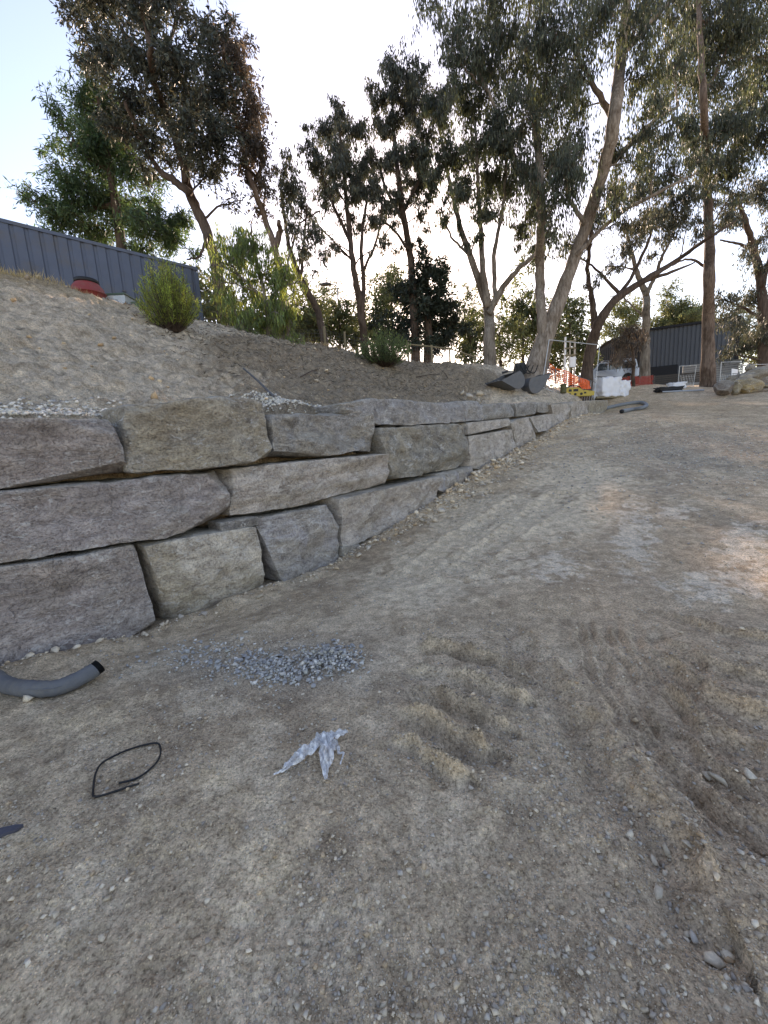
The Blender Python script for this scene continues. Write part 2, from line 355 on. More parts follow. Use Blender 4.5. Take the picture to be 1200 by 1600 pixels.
M = {}
M['earth'] = ground_mat(); M['peb'] = stone_attr_mat(); M['rock'] = rock_mat()
M['steel_blue'] = simple('container_paint', (.085, .105, .15), .55, .1, .18, 2.5, .05, .4, (.11, .10, .09))
M['dark_steel'] = simple('dark_steel', (.115, .118, .125), .6, .3, .35, 5, .2, .4, (.14, .12, .10))
M['clad'] = simple('shed_cladding', (.055, .065, .08), .5, .2, .1, 1.5, 0)
M['clad_dark'] = simple('shed_trim', (.016, .018, .022), .9, 0, .1, 1.5, 0)
M['galv'] = simple('galvanised', (.42, .43, .44), .45, .6, .2, 8, .1)
M['red_bin'] = simple('red_plastic', (.25, .035, .03), .45, 0, .15, 4, .05, .4, (.20, .10, .08))
M['black_pl'] = simple('black_plastic', (.018, .018, .019), .5, 0, .3, 8, .1)
M['green_pl'] = simple('green_plastic', (.06, .09, .06), .5, 0, .2, 5, .05)
M['timber'] = simple('treated_timber', (.21, .175, .11), .85, 0, .3, 9, .3)
M['orange'] = simple('orange_mesh', (.85, .13, .03), .6, 0, .15, 5, 0)
M['redmesh'] = simple('red_mesh', (.34, .04, .025), .6, 0, .2, 5, 0)
M['yellow'] = simple('yellow_paint', (.46, .33, .05), .5, 0, .2, 8, .1, .4, (.20, .15, .06))
M['white_wrap'] = simple('white_wrap', (.68, .69, .72), .4, 0, .1, 5, .3)
M['white'] = simple('white_paint', (.75, .75, .75), .5, 0, .08, 5, 0)
M['glass'] = simple('dark_glass', (.03, .04, .05), .08, 0, .1, 2, 0, .6)
M['bluepaint'] = simple('silver_blue_paint', (.30, .34, .42), .3, .4, .1, 2, 0, .5)
M['rubber'] = simple('rubber', (.02, .02, .02), .8, 0, .2, 8, .1)
M['sock'] = simple('geotextile_sock', (.135, .138, .145), .8, 0, .28, 14, .3, .2, (.19, .175, .15))
M['hose'] = simple('grey_hose', (.19, .205, .215), .75, 0, .2, 9, .2)
M['slate'] = simple('slate_shard', (.075, .075, .095), .6, 0, .3, 10, .4)
M['slat'] = simple('grey_slat', (.22, .23, .24), .6, .2, .15, 4, 0)
M['dark_slat'] = simple('dark_slat', (.06, .055, .05), .8, 0, .3, 6, .2)
M['bark_b'] = bark_mat('dark_brown_bark', (.055, .04, .032), (.13, .095, .075))
M['bark_g'] = bark_mat('grey_gum_bark', (.12, .10, .082), (.30, .265, .225))
M['bark_h'] = bark_mat('stringy_gum_bark', (.13, .098, .075), (.34, .29, .24))
M['bark_r'] = bark_mat('red_brown_bark', (.085, .058, .045), (.22, .165, .13))

# ---------------------------------------------------------------- mesh helpers
def mesh_obj(name, V, Fc, mt, parent=None, smooth=False, col=None, loc=None):
    V = np.asarray(V, float)
    if loc is not None: V = V-np.asarray(loc)
    me = bpy.data.meshes.new(name)
    if isinstance(Fc, np.ndarray):
        n, k = Fc.shape
        me.vertices.add(len(V)); me.vertices.foreach_set('co', V.astype(np.float32).ravel())
        me.loops.add(n*k); me.loops.foreach_set('vertex_index', Fc.astype(np.int32).ravel())
        me.polygons.add(n); me.polygons.foreach_set('loop_start', np.arange(0, n*k, k, dtype=np.int32)); me.polygons.foreach_set('loop_total', np.full(n, k, np.int32))
        me.update(calc_edges=True)
    else:
        me.from_pydata([tuple(v) for v in V], [], Fc); me.update()
    if smooth: me.polygons.foreach_set('use_smooth', np.ones(len(me.polygons), bool))
    if col is not None:
        at_ = me.color_attributes.new('Col', 'FLOAT_COLOR', 'POINT')
        c = np.ones((len(V), 4), np.float32); c[:, :np.shape(col)[1]] = col; at_.data.foreach_set('color', c.ravel())
    if mt is not None: me.materials.append(mt)
    o = bpy.data.objects.new(name, me); COL.objects.link(o)
    if loc is not None: o.location = loc
    if parent is not None:
        o.parent = parent
        o.location = Vector(o.location)-parent.location
    return o
def tag(o, label=None, cat=None, group=None, kind=None):
    if label: o['label'] = label
    if cat: o['category'] = cat
    if group: o['group'] = group
    if kind: o['kind'] = kind
    return o
def thing(name, loc, label, cat, group=None):
    o = bpy.data.objects.new(name, None); COL.objects.link(o); o.location = tuple(loc); o.empty_display_size = .2
    return tag(o, label, cat, group)

class MB:
    def __init__(s): s.v = []; s.f = []; s.n = 0
    def add(s, V, Fc):
        s.v.append(np.asarray(V, float)); s.f += [tuple(i+s.n for i in f) for f in Fc]; s.n += len(V); return s
    def box(s, c, size, R=None, taper=1.0):
        hx, hy, h_ = [q/2 for q in size]
        V = np.array([[sx*hx*(taper if sz > 0 else 1), sy*hy*(taper if sz > 0 else 1), sz*h_] for sz in (-1, 1) for sy in (-1, 1) for sx in (-1, 1)])
        if R is not None: V = V@np.asarray(R).T
        return s.add(V+np.asarray(c), [(0, 2, 3, 1), (4, 5, 7, 6), (0, 1, 5, 4), (2, 6, 7, 3), (0, 4, 6, 2), (1, 3, 7, 5)])
    def tube(s, pts, rad, sides=8, cap=True):
        V, Fc = tube(pts, rad, sides, cap); return s.add(V, Fc)
    def lathe(s, prof, c, sides=20, R=None):
        V = []; Fc = []
        for r, z in prof:
            for k in range(sides):
                a = 2*math.pi*k/sides; V.append((r*math.cos(a), r*math.sin(a), z))
        n = len(prof)
        for i in range(n-1):
            for k in range(sides):
                k2 = (k+1) % sides; Fc.append((i*sides+k, i*sides+k2, (i+1)*sides+k2, (i+1)*sides+k))
        Fc.append(tuple(range(sides))[::-1]); Fc.append(tuple((n-1)*sides+k for k in range(sides)))
        V = np.array(V)
        if R is not None: V = V@np.asarray(R).T
        return s.add(V+np.asarray(c), Fc)
    def prism(s, poly, o, ex, ey, ez, th):      # polygon in (ex, ey) extruded along ez by th
        n = len(poly); o = np.asarray(o, float); ex, ey, ez = map(np.asarray, (ex, ey, ez))
        V = [o+ex*a+ey*b-ez*th/2 for a, b in poly]+[o+ex*a+ey*b+ez*th/2 for a, b in poly]
        return s.add(V, [tuple(range(n))[::-1], tuple(range(n, 2*n))]+[(i, (i+1) % n, n+(i+1) % n, n+i) for i in range(n)])
    def build(s, name, mt, parent=None, smooth=False, loc=None):
        V = np.concatenate(s.v); c = V.mean(0) if loc is None else np.asarray(loc)
        return mesh_obj(name, V, s.f, mt, parent, smooth, None, c)

def tube(pts, rad, sides=8, cap=True):
    p = np.asarray(pts, float); n = len(p); rad = np.broadcast_to(np.asarray(rad, float), (n,))
    t = np.gradient(p, axis=0); t /= np.linalg.norm(t, axis=1)[:, None]+1e-12
    ref = np.array([0, 0, 1.]) if abs(t[0][2]) < .9 else np.array([1., 0, 0])
    u = np.cross(ref, t[0]); u /= np.linalg.norm(u); V = []
    for i in range(n):
        u = u-t[i]*(u@t[i]); u /= np.linalg.norm(u)+1e-12; v = np.cross(t[i], u)
        a = np.arange(sides)*2*math.pi/sides
        V.append(p[i]+rad[i]*(np.cos(a)[:, None]*u+np.sin(a)[:, None]*v))
    Fc = []
    for i in range(n-1):
        for k in range(sides):
            k2 = (k+1) % sides; Fc.append((i*sides+k, i*sides+k2, (i+1)*sides+k2, (i+1)*sides+k))
    if cap: Fc += [tuple(range(sides))[::-1], tuple((n-1)*sides+k for k in range(sides))]
    return np.concatenate(V), Fc
def smooth_path(pts, n=8):
    p = np.asarray(pts, float)
    if len(p) < 3:
        return np.array([p[0]+(p[-1]-p[0])*i/n for i in range(n+1)])
    q = np.vstack([2*p[0]-p[1], p, 2*p[-1]-p[-2]]); out = []
    for i in range(1, len(q)-2):
        for k in range(n):
            t = k/n; a, b, c, d = q[i-1], q[i], q[i+1], q[i+2]
            out.append(.5*(2*b+(c-a)*t+(2*a-5*b+4*c-d)*t*t+(-a+3*b-3*c+d)*t**3))
    out.append(p[-1]); return np.array(out)

# ---------------------------------------------------------------- ground sheet
def build_ground():
    fine = np.radians(np.linspace(-53, 53, 490)); coarse = np.radians(np.linspace(53, 307, 50))[1:-1]
    ang = np.r_[fine, coarse]
    rad = np.r_[.01, .12, .24, .35*np.exp(np.linspace(0, math.log(62/.35), 720)), np.geomspace(66, 600, 22)]
    A, Rr = np.meshgrid(ang, rad); x = Rr*np.sin(A); y = Rr*np.cos(A)
    z = height(x, y)
    V = np.c_[x.ravel(), y.ravel(), z.ravel()]
    nr, na = x.shape
    i, j = np.meshgrid(np.arange(nr-1), np.arange(na), indexing='ij'); j2 = (j+1) % na
    Fc = np.stack([i*na+j, i*na+j2, (i+1)*na+j2, (i+1)*na+j], -1).reshape(-1, 4)[:, ::-1]
    xs, ys = V[:, 0], V[:, 1]
    return V, Fc, ground_col(xs, ys), na
def patch(x, y, px, py, rx, ry, rot=0):
    c = GP(px, py); e = GP(px+rx, py); g = GP(px, py-ry)
    ux, uy = (e-c)[:2], (g-c)[:2]
    Mx = np.linalg.inv(np.array([ux, uy]).T); d = np.stack([x-c[0], y-c[1]], 0); q = np.tensordot(Mx, d, 1)
    return np.exp(-(q[0]**2+q[1]**2))
def ground_col(x, y):
    _, S, s, t = gbase(x, y)
    c = np.empty((len(x), 3)); c[:] = (.44, .385, .31)
    def mixin(col, w_):
        nonlocal c
        w_ = np.clip(w_, 0, 1)[:, None]; c = c*(1-w_)+np.array(col)*w_
    n = fbm2(x*.8, y*.8, 201, 3); n2 = fbm2(x*3, y*3, 207, 4); n3 = fbm2(x*7, y*7, 213, 4)
    mixin((.33, .28, .225), sstep(-.1, .4, n)*.7)
    mixin((.28, .24, .195), sstep(.15, .5, fbm2(x*5, y*5, 243, 4))*.6)
    mixin((.54, .49, .41), sstep(.05, .4, n2)*.7)
    # red-brown freshly turned earth on the right
    br = np.maximum(patch(x, y, 1120, 1120, 190, 210), patch(x, y, 1000, 1080, 110, 130)*.8)
    br = np.maximum(br, patch(x, y, 1010, 880, 240, 90)*.8); br = np.maximum(br, patch(x, y, 760, 860, 160, 60)*.5)
    mixin((.37, .30, .235), br*(.6+.5*n2))
    # pale smeared clay
    pc = np.maximum.reduce([patch(x, y, 990, 830, 45, 50), patch(x, y, 1170, 850, 60, 40), patch(x, y, 1120, 915, 110, 28), patch(x, y, 1060, 800, 40, 12), patch(x, y, 880, 885, 60, 25)])
    n4 = fbm2(x*16, y*16, 219, 4); mixin((.60, .57, .52), sstep(.3, .5, pc*(.7+.9*n3+.9*n4))*.8)
    pc = np.maximum.reduce([patch(x, y, 800, 805, 130, 32), patch(x, y, 710, 870, 110, 34), patch(x, y, 640, 905, 80, 34), patch(x, y, 900, 745, 90, 26)*.8])
    mixin((.62, .57, .48), sstep(.12, .4, pc*(.8+.8*n3+.8*fbm2(x*14, y*14, 239, 3)))*.85)
    pc = np.maximum.reduce([patch(x, y, 830, 1570, 60, 70), patch(x, y, 335, 1222, 40, 16), patch(x, y, 60, 1320, 60, 20), patch(x, y, 420, 1370, 70, 60)*.7, patch(x, y, 250, 1290, 80, 40)*.6,
                            patch(x, y, 150, 1130, 130, 40)*.6, patch(x, y, 430, 1060, 60, 40)*.6])
    mixin((.60, .53, .41), sstep(.2, .7, pc*(.8+.8*n3))*.65)
    # blue metal dust around the spilled heap and up the drive
    mixin((.26, .27, .275), np.maximum(patch(x, y, 470, 1035, 110, 35), patch(x, y, 330, 1035, 120, 30)*.7)*.6)
    mixin((.25, .25, .245), patch(x, y, 1080, 705, 150, 35)*.55)
    mixin((.33, .27, .19), patch(x, y, 1000, 640, 260, 20)*.6)
    # bank
    bc = np.empty_like(c); bc[:] = (.64, .585, .51)
    nb = fbm2((s-t*.6)*1.2, t*3, 221, 4); nb2 = fbm2((s-t*.6)*4, t*9, 227, 4)
    nb3 = fbm2((s-t*.7)*9, t*22, 231, 3); bc *= (.93+.40*nb2[:, None]+.18*nb[:, None]+.35*nb3[:, None])
    mul = sstep(4.2, 6.2, t+nb*.9-.06*s+.9)*sstep(4.5, 8.5, s+nb*2-.2*t)
    mul = np.maximum(mul, sstep(8.5, 10, t+nb)*sstep(3, 6, s))
    up_ = S > .5; pm_ = np.zeros(len(x)); X_, Y_ = x[up_], y[up_]
    pm_[up_] = np.maximum.reduce([patch(X_, Y_, *q_) for q_ in ((380, 540, 60, 18), (450, 556, 90, 22), (560, 572, 95, 26), (660, 588, 85, 22), (735, 592, 60, 18))])
    mul = np.maximum(mul*.6, sstep(.25, .75, pm_+.25*nb))  # dark mulch, widened so the mid-bank shade is painted in with it
    mw = np.clip(mul*(.85+.35*nb2), 0, 1)[:, None]; bc = bc*(1-mw)+np.array((.27, .235, .19))*mw
    gv = np.exp(-((t-1.15)/.38)**2)*np.maximum(np.exp(-((s-.2)/1.5)**2), np.exp(-((s-4.2)/.8)**2))
    gv = gv[:, None]*.95; bc = bc*(1-gv)+np.array((.25, .26, .265))*gv
    dr = sstep(6.6, 7.6, t+nb*.6)*(1-sstep(2, 6, s)); dr = dr[:, None]*.75; bc = bc*(1-dr)+np.array((.36, .28, .17))*dr
    r = np.hypot(x, y); fa = sstep(26, 40, r)[:, None]; bc = bc*(1-fa)+np.array((.16, .15, .09))*fa
    c = c*(1-S[:, None])+bc*S[:, None]
    c = c*(np.array([1.36, 1.20, 1.03])*(1-S[:, None])+np.array([1.18, 1.09, .98])*S[:, None]); c *= (.74/np.maximum(c.max(1), .74))[:, None]
    return np.c_[c, S]
V, Fc, gc, na = build_ground()
gme = mesh_obj('ground', V, Fc, M['earth'], None, True, gc); tag(gme, kind='structure')

# ---------------------------------------------------------------- stones
def rock_proto(seed, sub=1, flat=.75, chop=8):
    import bmesh
    r = np.random.default_rng(seed); bm = bmesh.new(); bmesh.ops.create_icosphere(bm, subdivisions=sub, radius=1)
    V = np.array([v.co[:] for v in bm.verts]); Fc = [tuple(v.index for v in f.verts) for f in bm.faces]; bm.free()
    for _ in range(chop):
        n = r.normal(size=3); n /= np.linalg.norm(n); d = r.uniform(.28, .62); q = V@n-d; V = V-np.clip(q, 0, None)[:, None]*n
    V *= np.array([1, r.uniform(.65, .95), r.uniform(.45, .8)*flat/.75]); V += r.normal(size=V.shape)*.04
    return V, np.array(Fc)
PR1 = [rock_proto(100+i, 1) for i in range(10)]
PR0 = []
for i in range(10):      # cheap 8-triangle pebbles
    r_ = np.random.default_rng(300+i)
    V0 = np.array([[1, 0, 0], [-1, 0, 0], [0, .8, 0], [0, -.8, 0], [0, 0, .6], [0, 0, -.6]])*r_.uniform(.7, 1.25, (6, 1))+r_.normal(size=(6, 3))*.15
    PR0.append((V0, np.array([(0, 2, 4), (2, 1, 4), (1, 3, 4), (3, 0, 4), (2, 0, 5), (1, 2, 5), (3, 1, 5), (0, 3, 5)])))
def rotm(n, r):
    q = r.normal(size=(n, 4)); q /= np.linalg.norm(q, axis=1)[:, None]; a, b, c, d = q.T
    return np.stack([np.stack([1-2*(c*c+d*d), 2*(b*c-a*d), 2*(b*d+a*c)], -1), np.stack([2*(b*c+a*d), 1-2*(b*b+d*d), 2*(c*d-a*b)], -1), np.stack([2*(b*d-a*c), 2*(c*d+a*b), 1-2*(b*b+c*c)], -1)], 1)
def yawm(n, r, tilt=.35):
    R = rotm(n, r); a = r.uniform(0, 2*math.pi, n); c, s = np.cos(a), np.sin(a); z = np.zeros(n); o = np.ones(n)
    Y = np.stack([np.stack([c, -s, z], -1), np.stack([s, c, z], -1), np.stack([z, z, o], -1)], 1)
    tx = r.normal(size=n)*tilt; c, s = np.cos(tx), np.sin(tx)
    T = np.stack([np.stack([o, z, z], -1), np.stack([z, c, -s], -1), np.stack([z, s, c], -1)], 1)
    return Y@T
def scatter(name, xy, size, cols, protos, label, sink=.25, seed=0, zoff=None):
    r = np.random.default_rng(seed); n = len(xy); z = height(xy[:, 0], xy[:, 1])
    if zoff is not None: z = z+zoff
    R = yawm(n, r); k = r.integers(0, len(protos), n); VV = []; FF = []; CC = []; off = 0
    for i, (pv, pf) in enumerate(protos):
        id_ = np.where(k == i)[0]
        if not len(id_): continue
        v = np.einsum('nij,vj->nvi', R[id_], pv)*size[id_, None, None]
        v[..., 0] += xy[id_, 0][:, None]; v[..., 1] += xy[id_, 1][:, None]; v[..., 2] += (z[id_]+size[id_]*sink)[:, None]
        f = pf[None]+(np.arange(len(id_))*len(pv))[:, None, None]+off
        VV.append(v.reshape(-1, 3)); FF.append(f.reshape(-1, 3)); CC.append(np.repeat(cols[id_], len(pv), 0)); off += len(id_)*len(pv)
    o = mesh_obj(name, np.concatenate(VV), np.concatenate(FF), M['peb'], None, False, np.concatenate(CC))
    return tag(o, label, 'gravel', kind='stuff')
PAL = np.array([(.38, .34, .28), (.44, .395, .325), (.30, .265, .22), (.50, .46, .39), (.27, .25, .23), (.36, .29, .21), (.34, .325, .30)])
BLUE = np.array([(.32, .32, .315), (.39, .385, .37), (.24, .24, .245), (.46, .44, .41), (.36, .35, .31)])
def pal(n, r, P_=PAL): return P_[r.integers(0, len(P_), n)]*r.uniform(.9, 1.35, (n, 1))*np.array([1.1, 1.02, .93])

r = np.random.default_rng(21)
N = 98000
rr = .75*np.exp(r.uniform(0, 1, N)**.85*math.log(13/.75)); aa = np.radians(r.uniform(-50, 50, N)); xy = np.c_[rr*np.sin(aa), rr*np.cos(aa)]
s_, t_ = st(xy[:, 0], xy[:, 1])
dens = fbm2(xy[:, 0]*1.6, xy[:, 1]*1.6, 401, 3)+.5*fbm2(xy[:, 0]*6, xy[:, 1]*6, 403, 2)
keep = (t_ < -.02) & (r.uniform(size=N) < np.clip(.4+dens*1.5, .05, 1))
xy = xy[keep]; rr = rr[keep]; n = len(xy)
size = np.clip(.0019*(1-r.uniform(size=n))**(-.48), .0018, .012)*(.75+.3*np.sqrt(rr))
scatter('loose_gravel', xy, size, pal(n, r), PR0, 'fine grey-brown gravel strewn over the dirt track', .2, 5)

cc_ = np.c_[r.uniform(-2.2, 2.6, 70), r.uniform(.8, 5.5, 70)]; k_ = r.integers(0, 70, 3000); xy = cc_[k_]+r.normal(size=(3000, 2))*r.uniform(.06, .28, (70, 1))[k_]
s_, t_ = st(xy[:, 0], xy[:, 1]); xy = xy[t_ < -.1]; n = len(xy)
scatter('gravel_patches', xy, np.clip(.006*(1-r.uniform(size=n))**(-.4), .005, .019), pal(n, r), PR1, 'coarser angular chips gathered in patches on the foreground track', .25, 15)
# coarser rubble along the wall foot and clods along the rut
n = 3300; s_ = np.r_[r.uniform(-.3, 23, 2000), r.uniform(4, 12, 1300)]; t_ = -np.abs(r.normal(size=n))*(.10+.26*sstep(4, 7, s_)*(1-.5*sstep(11, 15, s_)))-.03
xy = np.array([xy_of(a, b) for a, b in zip(s_, t_)]); size = np.clip(.014*(1-r.uniform(size=n))**(-.5), .01, .085)*(.75+.6*sstep(4, 8, s_))
scatter('wall_foot_rubble', xy, size, pal(n, r)*1.08, PR1, 'broken pale rubble strewn along the foot of the block wall', .3, 6)
cl = []
for pth, wd, cnt in ([RUT, .12, 420],)+tuple((p, .08, 60) for p in RIP)+tuple((p, .05, 40) for p in BUCK)+tuple((p, .3, 160) for p in TRF):
    q = smooth_path([(a[0], a[1], 0) for a in pth], 20)[:, :2]; cl.append(q[r.integers(0, len(q), cnt)]+r.normal(size=(cnt, 2))*wd)
xy = np.concatenate(cl); n = len(xy); size = np.clip(.006*(1-r.uniform(size=n))**(-.5), .004, .022)
scatter('earth_clods', xy, size, pal(n, r)*np.array([.85, .78, .72]), PR1, 'crumbled brown clods along the ruts and scrape marks', .2, 8)
# gravel drainage strip behind the wall
sv2 = np.r_[r.normal(.1, 1.0, 2300), r.normal(4.15, .5, 1000)]; tv = np.r_[r.normal(1.15, .32, 2300), r.normal(1.2, .3, 1000)]
xy = W0+sv2[:, None]*WD+tv[:, None]*WN; n = len(xy)
s_, t_ = st(xy[:, 0], xy[:, 1]); xy = xy[t_ > .9]; n = len(xy)
scatter('drainage_gravel', xy, r.uniform(.016, .036, n), pal(n, r, BLUE)*np.array([1.15, 1.2, 1.25]), PR0, 'blue-grey drainage gravel behind the top course of the wall', .3, 9)
# stones on the bank
n = 3200; s_ = r.uniform(-2, 20, n); t_ = r.uniform(1.2, 11, n); xy = W0+s_[:, None]*WD+t_[:, None]*WN
size = np.clip(.012*(1-r.uniform(size=n))**(-.5), .01, .09)
scatter('bank_clods', xy, size, pal(n, r)*np.array([1.15, 1.1, 1.02]), PR1, 'pale dry clods crumbled over the clay bank', .25, 10)
# far gravel on the driveway
n = 3600; c0 = GP(1060, 705)[:2]
xy = c0+r.normal(size=(n, 2))*np.array([3.2, 2.6]); s_, t_ = st(xy[:, 0], xy[:, 1]); xy = xy[t_ < -.3]; n = len(xy)
scatter('driveway_gravel', xy, r.uniform(.015, .045, n), pal(n, r, BLUE)*.95, PR1, 'grey crushed gravel spread across the upper driveway', .25, 12)
# spilled heap of blue metal: largest stones are things of their own, the small ones stay gravel
def heap_pts(n, r):
    out = []
    for k in range(n):
        u = r.uniform()
        if u < .42: px, py = r.normal(515, 26), r.normal(1030, 13)
        elif u < .8: px, py = r.normal(430, 35), r.normal(1045, 14)+(r.uniform()-.5)*10
        else: px, py = r.normal(330, 60), r.normal(1028, 16)
        out.append((px, py))
    return np.array(out)
hp = heap_pts(1200, r); hw = np.array([GP(a, b)[:2] for a, b in hp])
hd = np.exp(-(((hp[:, 0]-505)/45)**2+((hp[:, 1]-1032)/20)**2))
scatter('gravel_heap', hw, r.uniform(.012, .024, len(hw)), pal(len(hw), r, BLUE)*np.array([1.05, 1.1, 1.15]), PR1, 'small blue-grey crushed rock spilled in a low heap on the track', .3, 13, hd*r.uniform(0, .06, len(hw)))
stone_me = []
for i, (pv, pf) in enumerate(PR1):
    for j in range(2):
        cc = pal(1, r, BLUE)[0]*np.array([1.05, 1.1, 1.15]) if j == 0 else pal(1, r)[0]
        o = mesh_obj('stone', pv, pf, M['peb'], None, False, np.repeat(cc[None], len(pv), 0)); stone_me.append((j, o.data)); bpy.data.objects.remove(o)
def put_stone(name, x, y, size, kind, label, group, zo=0, cat='stone'):
    me = random.choice([q for j, q in stone_me if j == kind]); o = bpy.data.objects.new(name, me); COL.objects.link(o)
    o.location = (x, y, hz(x, y)+size*.3+zo); o.scale = (size,)*3; o.rotation_euler = (random.gauss(0, .4), random.gauss(0, .4), random.uniform(0, 6.28))
    return tag(o, label, cat, group)
hp = heap_pts(200, r)
for (a, b) in hp:
    p = GP(a, b); dd = math.exp(-(((a-505)/45)**2+((b-1032)/20)**2))
    put_stone('crushed_stone', p[0], p[1], random.uniform(.024, .044), 0, 'blue-grey angular crushed stone in the heap spilled in front of the wall', 'crushed stones of the spilled heap', dd*random.uniform(.015, .08))
# loose single stones seen on the track
for a, b, sz in [(573, 1410, 20), (555, 1414, 15), (590, 1411, 14), (453, 1475, 18), (564, 1337, 12), (757, 1428, 14), (672, 1452, 12), (735, 1233, 22), (740, 1095, 16), (1075, 1320, 22), (1040, 1330, 26), (983, 1306, 24), (1022, 1350, 18),
                 (1030, 1396, 24), (1115, 1500, 30), (1138, 1495, 24), (1085, 1470, 20), (905, 1520, 12), (165, 1408, 16), (325, 1408, 18), (160, 1470, 14), (88, 1430, 14), (45, 1095, 26), (95, 1320, 14), (650, 1565, 18), (640, 1530, 16),
                 (715, 1542, 14), (690, 1595, 16), (1005, 1580, 16), (1170, 1215, 30), (1120, 1220, 34), (1105, 1215, 26), (890, 1035, 14), (995, 1128, 18), (690, 800, 26), (708, 785, 18), (720, 770, 16), (560, 870, 24), (575, 858, 18), (495, 905, 18),
                 (525, 890, 22), (600, 845, 20), (640, 825, 22), (660, 815, 18), (405, 935, 22), (1012, 1180, 16), (770, 960, 12), (1065, 990, 12), (1160, 985, 14), (585, 940, 10), (330, 1290, 10), (860, 1420, 14), (960, 1440, 14), (1190, 1440, 14)]:
    p = G(a, b); sz_m = sz*.5*np.linalg.norm(p-EYE)/F
    put_stone('loose_stone', p[0], p[1], sz_m*.8, 1, 'loose pale grey-brown stone lying by itself on the dirt track', 'loose stones on the track')
for a, b, sz in [(735, 622, 22), (748, 618, 20), (722, 617, 14)]:
    p = G(a, b); put_stone('bench_rock', p[0], p[1], sz*.5*np.linalg.norm(p-EYE)/F, 1, 'pale broken rock lying behind the top of the wall near the bucket', 'rocks behind the wall top')

# ---------------------------------------------------------------- retaining wall
def cube_surface(nu, nv, nw):
    idx = {}; V = []; Fc = []
    def vid(i, j, k):
        key = (i, j, k)
        if key not in idx: idx[key] = len(V); V.append((i/nu, j/nv, k/nw))
        return idx[key]
    for i in range(nu):
        for j in range(nv):
            Fc.append((vid(i, j, 0), vid(i+1, j, 0), vid(i+1, j+1, 0), vid(i, j+1, 0)))
            Fc.append((vid(i, j, nw), vid(i, j+1, nw), vid(i+1, j+1, nw), vid(i+1, j, nw)))
    for i in range(nu):
        for k in range(nw):
            Fc.append((vid(i, 0, k), vid(i, 0, k+1), vid(i+1, 0, k+1), vid(i+1, 0, k)))
            Fc.append((vid(i, nv, k), vid(i+1, nv, k), vid(i+1, nv, k+1), vid(i, nv, k+1)))
    for j in range(nv):
        for k in range(nw):
            Fc.append((vid(0, j, k), vid(0, j+1, k), vid(0, j+1, k+1), vid(0, j, k+1)))
            Fc.append((vid(nu, j, k), vid(nu, j, k+1), vid(nu, j+1, k+1), vid(nu, j+1, k)))
    return np.array(V), np.array(Fc)
def polyat(pts, u):
    p = np.array(pts, float); d = np.r_[0, np.cumsum(np.linalg.norm(np.diff(p, axis=0), axis=1))]; d /= d[-1]
    return np.stack([np.interp(u, d, p[:, i]) for i in range(3)], -1)
wall = thing('retaining_wall', (*W0, -.3), 'long dry-stacked retaining wall of huge rough quarry blocks below the bank', 'wall')
NSEED = [0]
FAC = 1.0
